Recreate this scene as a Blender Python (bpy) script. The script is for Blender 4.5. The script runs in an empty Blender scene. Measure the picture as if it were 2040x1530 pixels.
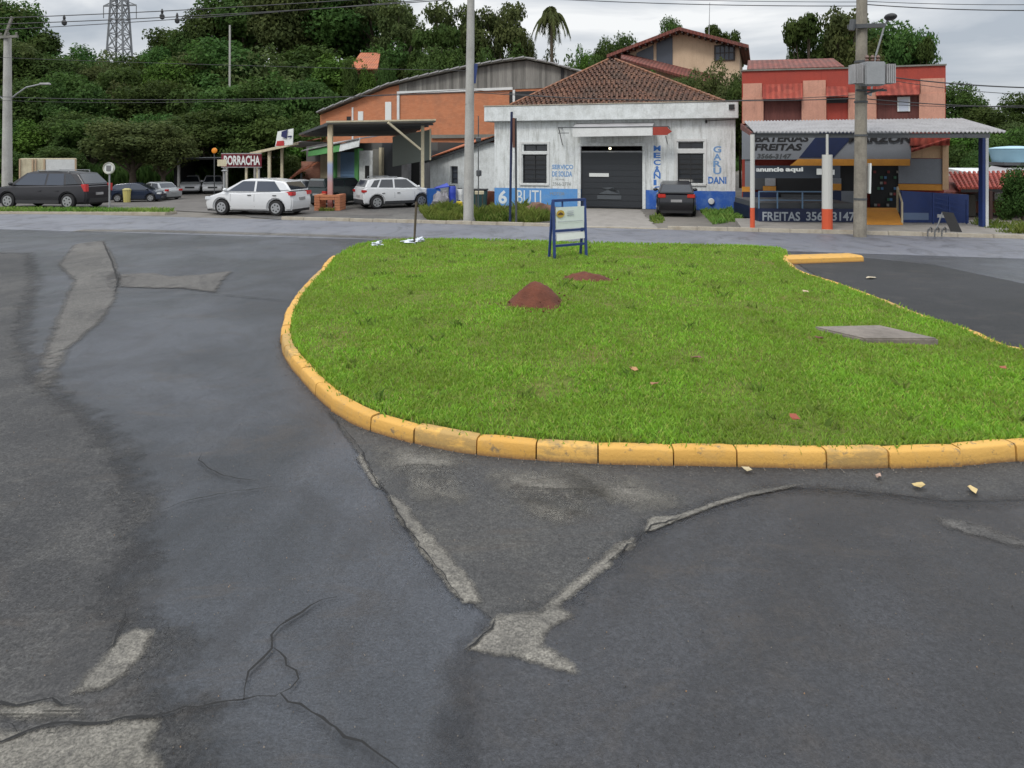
import bpy, bmesh, math, random
import numpy as np
from mathutils import Vector, Matrix, noise
random.seed(7); rng = np.random.default_rng(7)
SC = bpy.context.scene; COL = SC.collection
R = math.radians
F, CX, HY, CH = 1400.0, 1020.0, 305.0, 2.5      # focal (px of a 2040 wide frame), centre, horizon, eye height

# ---------------------------------------------------------------- placing helpers
def G(px, py, z=0.0):
    Y = (CH - z)*F/(py - HY); return Vector(((px-CX)*Y/F, Y, z))
def P(px, py, Y):
    return Vector(((px-CX)*Y/F, Y, CH-(py-HY)*Y/F))
class Frame:
    """a facade line on the ground: u to the right, v away from the road, z up"""
    def __init__(s, pa, Ya, pb, Yb):
        s.A = Vector(((pa-CX)*Ya/F, Ya, 0)); B = Vector(((pb-CX)*Yb/F, Yb, 0))
        s.d = (B-s.A).normalized(); s.L = (B-s.A).length; s.n = Vector((-s.d.y, s.d.x, 0)); s.rz = math.atan2(s.d.y, s.d.x)
    def u(s, px, v=0.0):
        a = s.A + s.n*v; r = (px-CX)/F
        return (r*a.y - a.x)/(s.d.x - r*s.d.y)
    def z(s, px, py, v=0.0):
        a = s.A + s.n*v; Y = a.y + s.u(px, v)*s.d.y
        return CH-(py-HY)*Y/F
    def uz(s, px, py, v=0.0): return (s.u(px, v), s.z(px, py, v))
    def rect(s, x0, y0, x1, y1, v=0.0):
        xm, ym = (x0+x1)/2, (y0+y1)/2
        return (s.u(x0, v), s.u(x1, v), s.z(xm, y1, v), s.z(xm, y0, v))

# ---------------------------------------------------------------- object helpers
MW = {}
def tag(o, label=None, cat=None, group=None, kind=None):
    if label: o['label'] = label
    if cat: o['category'] = cat
    if group: o['group'] = group
    if kind: o['kind'] = kind
    return o
def thing(name, label, cat, loc=(0,0,0), rz=0.0, group=None):
    o = bpy.data.objects.new(name, None); COL.objects.link(o); o.empty_display_size = .2
    o.location = loc; o.rotation_euler = (0,0,rz)
    MW[o] = Matrix.Translation(Vector(loc)) @ Matrix.Rotation(rz, 4, 'Z')
    return tag(o, label, cat, group)
def link(name, me, mat, parent=None, smooth=None):
    o = bpy.data.objects.new(name, me); COL.objects.link(o)
    if mat: me.materials.append(mat)
    if smooth is not None:
        me.shade_smooth(); me.set_sharp_from_angle(angle=R(smooth))
    if parent: o.parent = parent
    MW[o] = MW.get(parent, Matrix.Identity(4))
    return o
class MB:
    def __init__(s): s.v = []; s.f = []
    def add(s, vs, fs):
        n = len(s.v); s.v += [tuple(v) for v in vs]; s.f += [tuple(i+n for i in f) for f in fs]; return s
    def box(s, x0, x1, y0, y1, z0, z1):
        return s.add([(x0,y0,z0),(x1,y0,z0),(x1,y1,z0),(x0,y1,z0),(x0,y0,z1),(x1,y0,z1),(x1,y1,z1),(x0,y1,z1)],
                     [(3,2,1,0),(4,5,6,7),(0,1,5,4),(1,2,6,5),(2,3,7,6),(3,0,4,7)])
    def hexa(s, a, b):       # two quads (4 points each) joined
        return s.add(list(a)+list(b), [(3,2,1,0),(4,5,6,7),(0,1,5,4),(1,2,6,5),(2,3,7,6),(3,0,4,7)])
    def slab(s, pts, t):     # polygon of 3D points thickened along its normal
        p = [Vector(q) for q in pts]; n = (p[1]-p[0]).cross(p[-1]-p[0]).normalized()*t; k = len(p)
        return s.add(p+[q-n for q in p], [tuple(range(k)), tuple(range(2*k-1, k-1, -1))]+[(i,i+k,(i+1)%k+k,(i+1)%k) for i in range(k)])
    def prism(s, poly, v0, v1):   # polygon in (u,z), from v0 to v1
        k = len(poly); a = sum(poly[i][0]*poly[(i+1)%k][1]-poly[(i+1)%k][0]*poly[i][1] for i in range(k))
        if a < 0: poly = poly[::-1]
        return s.add([(u,v0,z) for u,z in poly]+[(u,v1,z) for u,z in poly],
                     [tuple(range(k)), tuple(range(2*k-1, k-1, -1))]+[(i,i+k,(i+1)%k+k,(i+1)%k) for i in range(k)])
    def tube(s, a, b, r0, r1=None, n=8, cap=True):
        a, b = Vector(a), Vector(b); r1 = r0 if r1 is None else r1
        d = (b-a).normalized(); x = d.orthogonal().normalized(); y = d.cross(x)
        vs = [a+(x*math.cos(t)+y*math.sin(t))*r0 for t in [2*math.pi*i/n for i in range(n)]]
        vs += [b+(x*math.cos(t)+y*math.sin(t))*r1 for t in [2*math.pi*i/n for i in range(n)]]
        fs = [(i,(i+1)%n,(i+1)%n+n,i+n) for i in range(n)]
        if cap: fs += [tuple(range(n-1,-1,-1)), tuple(range(n,2*n))]
        return s.add(vs, fs)
    def path(s, pts, r, n=6):
        for i in range(len(pts)-1): s.tube(pts[i], pts[i+1], r, r, n)
        return s
    def bar(s, a, b, w, h):
        a, b = Vector(a), Vector(b); d = (b-a).normalized()
        x = d.cross(Vector((0,0,1)))
        if x.length < .01: x = Vector((1,0,0))
        x.normalize(); y = d.cross(x)
        q = lambda c: [c+x*w/2+y*h/2, c-x*w/2+y*h/2, c-x*w/2-y*h/2, c+x*w/2-y*h/2]
        return s.hexa(q(a), q(b))
    def lathe(s, prof, c=(0,0,0), axis='Z', n=16, cap=True):
        vs = []; c = Vector(c)
        for r, h in prof:
            for i in range(n):
                t = 2*math.pi*i/n; a, b = r*math.cos(t), r*math.sin(t)
                vs.append(c+Vector((a,b,h) if axis=='Z' else (a,h,b) if axis=='Y' else (h,a,b)))
        k = len(prof); fs = [(j*n+i, j*n+(i+1)%n, (j+1)*n+(i+1)%n, (j+1)*n+i) for j in range(k-1) for i in range(n)]
        if cap: fs += [tuple(range(n-1,-1,-1)), tuple(range((k-1)*n, k*n))]
        return s.add(vs, fs)
    def blob(s, c, rx, ry, rz, seed=0, amp=.15, n=14, m=9, zmin=None):
        c = Vector(c); vs = []
        for j in range(m+1):
            ph = math.pi*j/m
            for i in range(n):
                t = 2*math.pi*i/n; d = Vector((math.sin(ph)*math.cos(t), math.sin(ph)*math.sin(t), math.cos(ph)))
                k = 1+amp*2*noise.noise(d*1.7+Vector((seed*3.1,seed,0)))+amp*.7*noise.noise(d*5+Vector((seed,0,seed)))
                q = c+Vector((d.x*rx*k, d.y*ry*k, d.z*rz*k))
                if zmin is not None and q.z < zmin: q.z = zmin
                vs.append(q)
        return s.add(vs, [(j*n+i, j*n+(i+1)%n, (j+1)*n+(i+1)%n, (j+1)*n+i)[::-1] for j in range(m) for i in range(n)])
    def wall(s, u0, u1, z0, z1, holes, v0, v1):
        """wall sheet between v0 (front) and v1 (back) with rectangular holes (u0,u1,z0,z1) and their reveals"""
        us = sorted({u0,u1}|{h[i] for h in holes for i in (0,1)}); zs = sorted({z0,z1}|{h[i] for h in holes for i in (2,3)})
        for a, b in zip(us, us[1:]):
            for c, d in zip(zs, zs[1:]):
                um, zm = (a+b)/2, (c+d)/2
                if any(h[0]<um<h[1] and h[2]<zm<h[3] for h in holes): continue
                s.add([(a,v0,c),(b,v0,c),(b,v0,d),(a,v0,d)], [(0,1,2,3)]); s.add([(a,v1,c),(b,v1,c),(b,v1,d),(a,v1,d)], [(3,2,1,0)])
        for (a,b,c,d) in list(holes)+[(u0,u1,z0,z1)]:
            o = (a,b,c,d) == (u0,u1,z0,z1)
            for q in ([(a,c),(a,d)],[(a,d),(b,d)],[(b,d),(b,c)],[(b,c),(a,c)]):
                vs = [(q[0][0],v0,q[0][1]),(q[0][0],v1,q[0][1]),(q[1][0],v1,q[1][1]),(q[1][0],v0,q[1][1])]
                s.add(vs, [(3,2,1,0) if o else (0,1,2,3)])
        return s
    def mesh(s, name):
        me = bpy.data.meshes.new(name); me.from_pydata(s.v, [], s.f); me.update(); return me
    def build(s, name, mat, parent=None, w=False, smooth=None, bevel=0.0):
        if w and parent is not None:
            M = MW[parent].inverted(); s.v = [tuple(M @ Vector(v)) for v in s.v]
        me = s.mesh(name)
        if bevel:
            bm = bmesh.new(); bm.from_mesh(me); bmesh.ops.remove_doubles(bm, verts=bm.verts, dist=1e-5)
            bmesh.ops.bevel(bm, geom=[e for e in bm.edges if e.is_manifold and e.calc_face_angle(0) > .5], offset=bevel, segments=2, affect='EDGES', clamp_overlap=True)
            bm.to_mesh(me); bm.free()
        return link(name, me, mat, parent, smooth)
def children(o): return [c for c in bpy.data.objects if c.parent == o]
KIDS = {}
def copy_tree(o, parent=None, loc=None, rz=None, scale=None, label=None, mats=None):
    c = o.copy(); COL.objects.link(c); c.parent = parent
    if loc is not None: c.location = loc
    if rz is not None: c.rotation_euler = (0,0,rz)
    if scale is not None: c.scale = scale
    if label: c['label'] = label
    if o not in KIDS: KIDS[o] = children(o)
    for ch in KIDS[o]: copy_tree(ch, c)
    return c
def text(name, s, mat, parent, u, z, v, width, height, vert=False, bold=.02, slant=0.0):
    """flat lettering on a facade frame: lower left corner at (u,z), squeezed to width x height"""
    cu = bpy.data.curves.new(name, 'FONT'); cu.body = s; cu.size = 1; cu.offset = bold; cu.extrude = .004; cu.shear = slant; cu.resolution_u = 3
    o = bpy.data.objects.new(name, cu); COL.objects.link(o); bpy.context.view_layer.update()
    me = bpy.data.meshes.new_from_object(o.evaluated_get(bpy.context.evaluated_depsgraph_get()))
    bpy.data.objects.remove(o)
    xs = [q.co.x for q in me.vertices]; ys = [q.co.y for q in me.vertices]
    x0, x1, y0, y1 = min(xs), max(xs), min(ys), max(ys)
    for q in me.vertices:
        x, y, e = q.co; q.co = (u+(x-x0)/(x1-x0)*width, v-e, z+(y-y0)/(y1-y0)*height)
    me.name = name; return link(name, me, mat, parent)

# ---------------------------------------------------------------- materials
def srgb(r, g, b):
    f = lambda c: c/12.92 if c <= .04045 else ((c+.055)/1.055)**2.4
    return (f(r/255), f(g/255), f(b/255), 1)
class NT:
    def __init__(s, name):
        s.m = bpy.data.materials.new(name); s.m.use_nodes = True; s.t = s.m.node_tree; s.n = s.t.nodes; s.l = s.t.links
        s.b = s.n['Principled BSDF']; s.tc = s.n.new('ShaderNodeTexCoord')
    def co(s, which='Object', scale=(1,1,1)):
        mp = s.n.new('ShaderNodeMapping'); mp.inputs['Scale'].default_value = scale
        s.l.new(s.tc.outputs[which], mp.inputs['Vector']); return mp.outputs[0]
    def pos(s, scale=(1,1,1)):
        g = s.n.new('ShaderNodeNewGeometry'); mp = s.n.new('ShaderNodeMapping'); mp.inputs['Scale'].default_value = scale
        s.l.new(g.outputs['Position'], mp.inputs['Vector']); return mp.outputs[0]
    def noise(s, scale, det=5, rough=.6, vec=None, dist=0):
        n = s.n.new('ShaderNodeTexNoise'); n.inputs['Scale'].default_value = scale; n.inputs['Detail'].default_value = det
        n.inputs['Roughness'].default_value = rough; n.inputs['Distortion'].default_value = dist
        s.l.new(vec if vec is not None else s.co(), n.inputs['Vector']); return n.outputs['Fac']
    def ramp(s, fac, stops, interp='LINEAR'):
        r = s.n.new('ShaderNodeValToRGB'); r.color_ramp.interpolation = interp; e = r.color_ramp.elements
        while len(e) < len(stops): e.new(.5)
        for i, (p, c) in enumerate(stops):
            e[i].position = p; e[i].color = c if len(c) == 4 else (*c, 1)
        s.l.new(fac, r.inputs[0]); return r.outputs[0]
    def mix(s, fac, a, b, mode='MIX'):
        m = s.n.new('ShaderNodeMix'); m.data_type = 'RGBA'; m.blend_type = mode
        for k, v in ((0, fac), (6, a), (7, b)):
            if hasattr(v, 'links') or hasattr(v, 'node'): s.l.new(v, m.inputs[k])
            else: m.inputs[k].default_value = v
        return m.outputs[2]
    def math(s, op, a, b=0.0, c=None):
        m = s.n.new('ShaderNodeMath'); m.operation = op
        for k, v in enumerate((a, b) if c is None else (a, b, c)):
            if hasattr(v, 'node'): s.l.new(v, m.inputs[k])
            else: m.inputs[k].default_value = v
        return m.outputs[0]
    def sep(s, vec):
        x = s.n.new('ShaderNodeSeparateXYZ'); s.l.new(vec, x.inputs[0]); return x.outputs
    def bump(s, h, strength=.3, dist=.02):
        b = s.n.new('ShaderNodeBump'); b.inputs['Strength'].default_value = strength; b.inputs['Distance'].default_value = dist
        s.l.new(h, b.inputs['Height']); s.l.new(b.outputs[0], s.b.inputs['Normal'])
    def col(s, c): s.set('Base Color', c)
    def set(s, k, v):
        if hasattr(v, 'node'): s.l.new(v, s.b.inputs[k])
        else: s.b.inputs[k].default_value = v
    def island(s):
        g = s.n.new('ShaderNodeNewGeometry'); return g.outputs['Random Per Island']
def dirty(name, c, c2=None, rough=.85, scale=3, amt=.35, fine=40, bump=.15, streak=False, metal=0, spec=None):
    """a painted or raw surface with blotches, grain and (optionally) vertical streaks of dirt"""
    t = NT(name); c = (*c[:3], 1); c2 = c2 or tuple(x*.5 for x in c[:3])+(1,)
    f = t.ramp(t.noise(scale, 6, .65), [(.42, (0,0,0)), (.72, (1,1,1))])
    f = t.math('MULTIPLY', f, amt)
    k = t.mix(f, c, (*c2[:3], 1))
    if streak:
        sf = t.ramp(t.noise(2.2, 5, .7, t.co('Object', (3,3,.35))), [(.52, (0,0,0)), (.75, (1,1,1))])
        k = t.mix(t.math('MULTIPLY', sf, amt), k, tuple(x*.45 for x in c[:3])+(1,))
    g = t.noise(fine, 3, .6)
    k = t.mix(.25, k, t.ramp(g, [(.3, (.35,.35,.35)), (.7, (1,1,1))]), 'MULTIPLY')
    t.col(k); t.set('Roughness', rough); t.set('Metallic', metal)
    if bump: t.bump(t.math('ADD', g, t.noise(scale*3, 4)), bump, .01)
    return t.m
def paint(name, c, rough=.3, coat=.5, metal=0):
    t = NT(name); d = t.noise(2.5, 4)
    dk = max(c[:3]) < .08; t.col(t.mix(t.math('MULTIPLY', d, .18), (*c[:3],1), (.03,.028,.026,1) if dk else (.12,.11,.10,1)))
    t.set('Roughness', rough); t.set('Coat Weight', coat); t.set('Metallic', metal); return t.m
def flat(name, c, rough=.6, metal=0, emit=0):
    t = NT(name); c = (*c[:3],1)
    t.col(t.mix(t.math('MULTIPLY', t.noise(8, 4), .3), c, tuple(x*.6 for x in c[:3])+(1,)))
    t.set('Roughness', rough); t.set('Metallic', metal)
    if emit: t.set('Emission Color', c); t.set('Emission Strength', emit)
    return t.m
M = {}
def asphalt(name, dark, light, rough, patch, seed=0, agg=.35, wet=None, speck=.5):
    t = NT(name); p = t.pos()
    big = t.noise(.35, 5, .6, t.pos((1,1,1)), .6); mid = t.noise(2.1, 6, .7, p, .3); fine = t.noise(70, 3, .75, p); grit = t.noise(190, 2, .6, p)
    k = t.mix(t.ramp(big, [(.40,(0,0,0)),(.60,(1,1,1))]), (*dark,1), (*light,1))
    k = t.mix(t.math('MULTIPLY', t.ramp(mid, [(.5,(0,0,0)),(.72,(1,1,1))]), .45), k, (*patch,1))
    k = t.mix(agg, k, t.ramp(fine, [(.36,(.25,.25,.25)),(.64,(1.8,1.8,1.8))]), 'MULTIPLY')
    k = t.mix(agg*.8, k, t.ramp(t.noise(24, 4, .7, p), [(.36,(.45,.45,.46)),(.62,(1.35,1.35,1.33))]), 'MULTIPLY')
    st = t.ramp(t.noise(1.2, 6, .75, t.pos((.5,1.3,1)), 1.2), [(.55,(0,0,0)),(.70,(1,1,1))]); k = t.mix(t.math('MULTIPLY', st, .5), k, (.062,.050,.040,1)); st2 = t.ramp(t.noise(.8, 6, .7, t.pos((1.2,.7,1)), 2.0), [(.50,(0,0,0)),(.64,(1,1,1))]); k = t.mix(t.math('MULTIPLY', st2, .45), k, (.022,.022,.024,1))
    v = t.n.new('ShaderNodeTexVoronoi'); v.inputs['Scale'].default_value = 38; t.l.new(p, v.inputs['Vector'])
    sp = t.ramp(v.outputs['Distance'], [(.0,(1,1,1)),(.13,(0,0,0))])
    vr = t.n.new('ShaderNodeTexVoronoi'); vr.inputs['Scale'].default_value = 9; t.l.new(p, vr.inputs['Vector'])
    hole = t.ramp(vr.outputs['Distance'], [(.0,(1,1,1)),(.06,(0,0,0))])
    k = t.mix(t.math('MULTIPLY', sp, speck*.35), k, (.30,.29,.27,1))
    k = t.mix(t.math('MULTIPLY', hole, .6), k, (.012,.012,.014,1))
    t.col(k)
    r = t.ramp(t.noise(.55, 5, .6, t.pos((1,.7,1)), .8), [(.4,(rough,)*3),(.62,((wet if wet else rough),)*3)])
    t.set('Roughness', r); t.bump(t.math('ADD', fine, t.math('MULTIPLY', grit, .5)), .6 if agg > .3 else .3, .009); return t.m
M['asphalt'] = asphalt('wet_asphalt', (.026,.029,.034), (.058,.063,.074), .52, (.040,.037,.035), agg=.45, wet=.30)
M['asphalt_dry'] = asphalt('dry_asphalt', (.038,.038,.039), (.056,.055,.053), .75, (.095,.090,.076), agg=.6, speck=1)
M['asphalt_dark'] = asphalt('dark_asphalt', (.019,.019,.021), (.040,.042,.048), .55, (.048,.038,.029), agg=.5, wet=.36)
M['asphalt_new'] = asphalt('new_asphalt', (.010,.011,.012), (.018,.019,.021), .75, (.045,.044,.042), agg=.4)
M['asphalt_coarse'] = asphalt('coarse_asphalt', (.031,.031,.032), (.058,.056,.054), .75, (.10,.096,.088), agg=.75, speck=1.3)
M['asphalt_road'] = asphalt('avenue_asphalt', (.125,.130,.152), (.15,.156,.180), .55, (.19,.185,.18), agg=.15)
M['tan'] = asphalt('worn_mortar', (.125,.117,.100), (.19,.178,.155), .9, (.085,.08,.07), agg=.6)
M['tan2'] = asphalt('worn_gravel', (.085,.081,.076), (.125,.119,.110), .9, (.06,.058,.055), agg=.6, speck=1.2)
M['crack'] = flat('crack_dark', (.012,.012,.012), .9)
def mk_grass():
    t = NT('grass_blades'); r = t.island(); big = t.noise(.55, 5, .65, t.pos(), .5)
    k = t.ramp(r, [(0,(.10,.20,.030)),(.42,(.175,.36,.042)),(.78,(.25,.47,.058)),(.92,(.36,.46,.09)),(1,(.38,.29,.14))])
    sm2 = t.noise(2.6, 5, .7, t.pos(), .4); k = t.mix(t.math('MULTIPLY', t.ramp(sm2, [(.50,(0,0,0)),(.68,(1,1,1))]), .62), k, (.17,.165,.05,1)); k = t.mix(t.math('MULTIPLY', t.ramp(sm2, [(.34,(1,1,1)),(.44,(0,0,0))]), .5), k, (.20,.46,.025,1))
    t.col(t.mix(t.math('MULTIPLY', t.ramp(big, [(.42,(0,0,0)),(.60,(1,1,1))]), .55), k, (.145,.185,.045,1)))
    t.set('Roughness', .8); t.set('Specular IOR Level', .25); t.set('Subsurface Weight', .0)
    tr = t.n.new('ShaderNodeBsdfTranslucent'); tr.inputs[0].default_value = (.34,.55,.03,1)
    ms = t.n.new('ShaderNodeMixShader'); ms.inputs[0].default_value = .28
    t.l.new(t.b.outputs[0], ms.inputs[1]); t.l.new(tr.outputs[0], ms.inputs[2]); t.l.new(ms.outputs[0], t.n['Material Output'].inputs[0]); return t.m
M['grass'] = mk_grass()
def mk_soil():
    t = NT('lawn_soil'); f = t.noise(14, 6, .7); b = t.noise(.7, 5, .6, t.pos(), .4)
    k = t.mix(t.ramp(f, [(.35,(0,0,0)),(.65,(1,1,1))]), (.075,.105,.022,1), (.15,.17,.045,1))
    t.col(t.mix(t.ramp(b, [(.56,(0,0,0)),(.72,(.75,.75,.75))]), k, (.20,.135,.065,1))); t.set('Roughness', .98); t.set('Specular IOR Level', .05); t.bump(f, .6, .03); return t.m
M['lawn'] = mk_soil()
M['ground'] = dirty('packed_dirt', (.17,.155,.135), (.09,.085,.075), .95, .6, .8, 25, .4)
M['hill'] = dirty('hill_soil', (.045,.065,.025), (.02,.035,.012), .95, .4, .8, 5, .4)
M['kerb'] = None
def mk_kerb():
    t = NT('yellow_kerb_paint'); r = t.island(); f = t.noise(5, 6, .7, t.pos()); g = t.noise(45, 4, .7, t.pos())
    k = t.mix(t.ramp(r, [(0,(0,0,0)),(1,(1,1,1))]), (.52,.28,.055,1), (.63,.37,.095,1))
    k = t.mix(t.math('MULTIPLY', t.ramp(f, [(.50,(0,0,0)),(.70,(1,1,1))]), .55), k, (.42,.27,.10,1))
    k = t.mix(t.math('MULTIPLY', t.ramp(t.noise(11, 6, .75, t.pos()), [(.58,(0,0,0)),(.66,(1,1,1))]), .8), k, (.16,.13,.085,1))
    fm = t.math('MULTIPLY', t.math('GREATER_THAN', r, .80), t.ramp(t.noise(4.5, 5, .7, t.pos((1,1,2.5))), [(.40,(0,0,0)),(.52,(1,1,1))])); k = t.mix(t.math('MULTIPLY', fm, .55), k, (.22,.165,.08,1))
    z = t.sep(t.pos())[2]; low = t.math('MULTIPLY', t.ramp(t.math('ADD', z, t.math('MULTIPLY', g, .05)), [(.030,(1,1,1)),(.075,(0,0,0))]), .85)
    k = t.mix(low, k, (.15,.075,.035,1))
    t.col(k); t.set('Roughness', .8); t.bump(t.math('ADD', g, f), .5, .01); return t.m
M['kerb'] = mk_kerb()
M['kerb_grey'] = dirty('kerb_concrete', (.42,.38,.31), (.24,.19,.13), .9, 3, .6, 20)
M['concrete'] = dirty('concrete', (.27,.25,.225), (.14,.13,.115), .9, 2, .6, 30, .25)
M['pole'] = dirty('pole_concrete', (.42,.415,.39), (.25,.24,.22), .85, 2, .5, 20, .2, True)
M['pole_old'] = dirty('weathered_wood_pole', (.27,.245,.20), (.12,.105,.085), .9, 3, .7, 20, .4, True)
M['red_soil'] = dirty('red_soil', (.135,.042,.023), (.065,.021,.012), .98, 5, .8, 30, 1)
M['white_wall'] = dirty('old_white_paint', (.70,.73,.73), (.30,.31,.28), .85, 2.5, .5, 14, .15, True)
M['white_clean'] = dirty('white_paint', (.66,.67,.66), (.40,.40,.38), .7, 2, .35, 30, .08)
M['dark'] = flat('near_black', (.012,.012,.013), .7)
M['door'] = flat('dark_steel_door', (.030,.034,.040), .35)
M['grey'] = dirty('grey_metal', (.30,.31,.32), None, .5, 3, .3)
M['dgrey'] = flat('dark_grey_metal', (.07,.075,.08), .5)
M['cable'] = flat('black_cable', (.03,.03,.032), .6)
M['blue'] = dirty('blue_paint', (.014,.040,.17), (.02,.03,.08), .5, 4, .4)
M['navy'] = dirty('navy_paint', (.010,.020,.070), (.01,.015,.04), .5, 4, .4)
M['bluebright'] = paint('bright_blue_plastic', (.018,.05,.42), .45, .1)
M['white'] = flat('white_board', (.68,.70,.68), .5)
M['cream'] = dirty('cream_paint', (.60,.54,.38), (.35,.28,.17), .6, 2, .5, 20, .05, True)
M['orange'] = dirty('orange_paint', (.62,.27,.035), (.35,.14,.03), .7, 3, .4)
M['redorange'] = dirty('red_orange_paint', (.55,.085,.035), (.3,.05,.03), .7, 5, .4)
M['peach'] = dirty('peach_wall', (.60,.40,.24), (.40,.24,.14), .85, 2, .35, 20, .1, True)
M['beige'] = dirty('beige_wall', (.56,.42,.29), (.40,.29,.19), .85, 1.5, .35, 20, .1, True)
M['pink'] = dirty('pink_wall', (.55,.28,.20), (.36,.18,.13), .85, 2, .5, 20, .1, True)
M['glass'] = (lambda t: (t.col((.02,.024,.03,1)), t.set('Roughness', .06), t.set('Specular IOR Level', .8), t.m)[-1])(NT('dark_glass'))
M['glass2'] = (lambda t: (t.col((.055,.065,.085,1)), t.set('Roughness', .1), t.m)[-1])(NT('greyish_glass'))
M['tyre'] = flat('tyre_rubber', (.014,.014,.015), .85)
M['rim'] = flat('alloy_rim', (.42,.43,.44), .35, .6)
M['tail'] = paint('red_lamp', (.50,.018,.018), .15, .6)
M['lamp'] = paint('clear_lamp', (.62,.64,.66), .12, .6)
M['plastic'] = flat('black_plastic', (.025,.026,.028), .6)
M['bark'] = dirty('bark', (.10,.078,.055), (.05,.04,.03), .95, 6, .7, 20, .5, True)
M['green_paint'] = dirty('green_paint', (.10,.33,.10), (.06,.16,.06), .7, 2, .5)
M['skyblue'] = dirty('pale_blue_paint', (.16,.27,.42), (.10,.16,.24), .7, 2, .5)
M['tarp'] = flat('pale_plastic_sheet', (.62,.66,.72), .4)
def bricks(name, a, b, mortar, sc=3.2):
    t = NT(name); n = t.n.new('ShaderNodeTexBrick'); n.inputs['Scale'].default_value = sc
    n.inputs['Color1'].default_value = (*a,1); n.inputs['Color2'].default_value = (*b,1); n.inputs['Mortar'].default_value = (*mortar,1)
    n.inputs['Mortar Size'].default_value = .012; n.inputs['Row Height'].default_value = .25; n.inputs['Brick Width'].default_value = .75
    mp = t.n.new('ShaderNodeMapping'); mp.inputs['Rotation'].default_value = (R(90),0,0); t.l.new(t.tc.outputs['Object'], mp.inputs[0]); t.l.new(mp.outputs[0], n.inputs['Vector'])
    k = t.mix(t.math('MULTIPLY', t.ramp(t.noise(.9, 6, .7), [(.45,(0,0,0)),(.75,(1,1,1))]), .5), n.outputs['Color'], (.20,.11,.075,1))
    t.col(k); t.set('Roughness', .95); t.bump(n.outputs['Fac'], -.3, .01); return t.m
M['brick'] = bricks('orange_hollow_brick', (.45,.165,.078), (.50,.20,.10), (.36,.16,.09))
M['brickpink'] = bricks('pinkish_brick', (.36,.15,.10), (.42,.20,.14), (.30,.20,.16))
def tiles(name, cols, sc=1.0, axis=0):
    """clay roof tiles: courses across the slope, ridges down the slope (object x across)"""
    t = NT(name); x = t.sep(t.tc.outputs['Object'])
    w = t.n.new('ShaderNodeTexWave'); w.inputs['Scale'].default_value = 1.45*sc; w.bands_direction = 'X'; w.inputs['Distortion'].default_value = .4; t.l.new(t.tc.outputs['Object'], w.inputs['Vector'])
    w2 = t.n.new('ShaderNodeTexWave'); w2.inputs['Scale'].default_value = .9*sc; w2.bands_direction = 'Y'; w2.inputs['Distortion'].default_value = .6; t.l.new(t.tc.outputs['Object'], w2.inputs['Vector'])
    v = t.n.new('ShaderNodeTexVoronoi'); v.inputs['Scale'].default_value = 4*sc; t.l.new(t.tc.outputs['Object'], v.inputs['Vector'])
    rnd = t.sep(v.outputs['Color'])[0]
    k = t.ramp(rnd, [(0,cols[0]),(.5,cols[1]),(1,cols[2])])
    k = t.mix(t.math('MULTIPLY', t.ramp(t.noise(.8, 6, .7), [(.4,(0,0,0)),(.66,(1,1,1))]), .75), k, (*cols[3],1))
    k = t.mix(.45, k, t.ramp(w.outputs['Fac'], [(.1,(.35,.35,.35)),(.6,(1,1,1))]), 'MULTIPLY')
    t.col(k); t.set('Roughness', .9); t.bump(t.math('ADD', w.outputs['Fac'], t.math('MULTIPLY', w2.outputs['Fac'], .5)), .8, .05); return t.m
M['tile_old'] = tiles('old_clay_tiles', [(.09,.045,.032),(.15,.068,.042),(.21,.105,.065),(.075,.055,.042)])
M['tile_ridge'] = tiles('weathered_ridge_tiles', [(.26,.11,.06),(.32,.14,.075),(.20,.09,.055),(.14,.09,.06)])
M['tile_red'] = tiles('red_clay_tiles', [(.27,.040,.027),(.33,.055,.035),(.40,.085,.055),(.19,.048,.036)])
M['tile_dark'] = tiles('dark_red_tiles', [(.16,.045,.035),(.20,.06,.045),(.24,.08,.06),(.11,.06,.05)])
M['tile_orange'] = tiles('orange_tiles', [(.48,.14,.06),(.52,.17,.08),(.40,.11,.05),(.26,.12,.07)])
def planks(name, a, b):
    t = NT(name); v = t.n.new('ShaderNodeTexVoronoi'); v.voronoi_dimensions = '1D'; v.inputs['Scale'].default_value = 5.5
    x = t.sep(t.tc.outputs['Object'])[0]; t.l.new(x, v.inputs['W'])
    k = t.mix(t.sep(v.outputs['Color'])[0], (*a,1), (*b,1)); g = t.noise(3, 6, .7, t.co('Object', (8,8,.6)))
    k = t.mix(.6, k, t.ramp(g, [(.3,(.35,.34,.33)),(.7,(1,1,1))]), 'MULTIPLY'); t.col(k); t.set('Roughness', .95); t.bump(g, .3, .02); return t.m
M['planks'] = planks('weathered_planks', (.13,.125,.115), (.30,.29,.265))
M['redplanks'] = planks('dark_red_shutter', (.12,.04,.035), (.17,.06,.05))
M['corr'] = dirty('fibre_cement_sheet', (.36,.355,.36), (.20,.195,.19), .85, 1.5, .6, 25, .1, True)
M['corr_dark'] = dirty('dull_sheet', (.20,.195,.17), (.10,.10,.085), .85, 1.5, .6, 25)
M['red_wall'] = dirty('red_wall', (.34,.050,.032), (.25,.045,.035), .85, 2.5, .5, 20, .12, True)
M['greypanel'] = dirty('grey_panel', (.20,.215,.24), (.13,.14,.155), .7, 2, .3)
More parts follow.
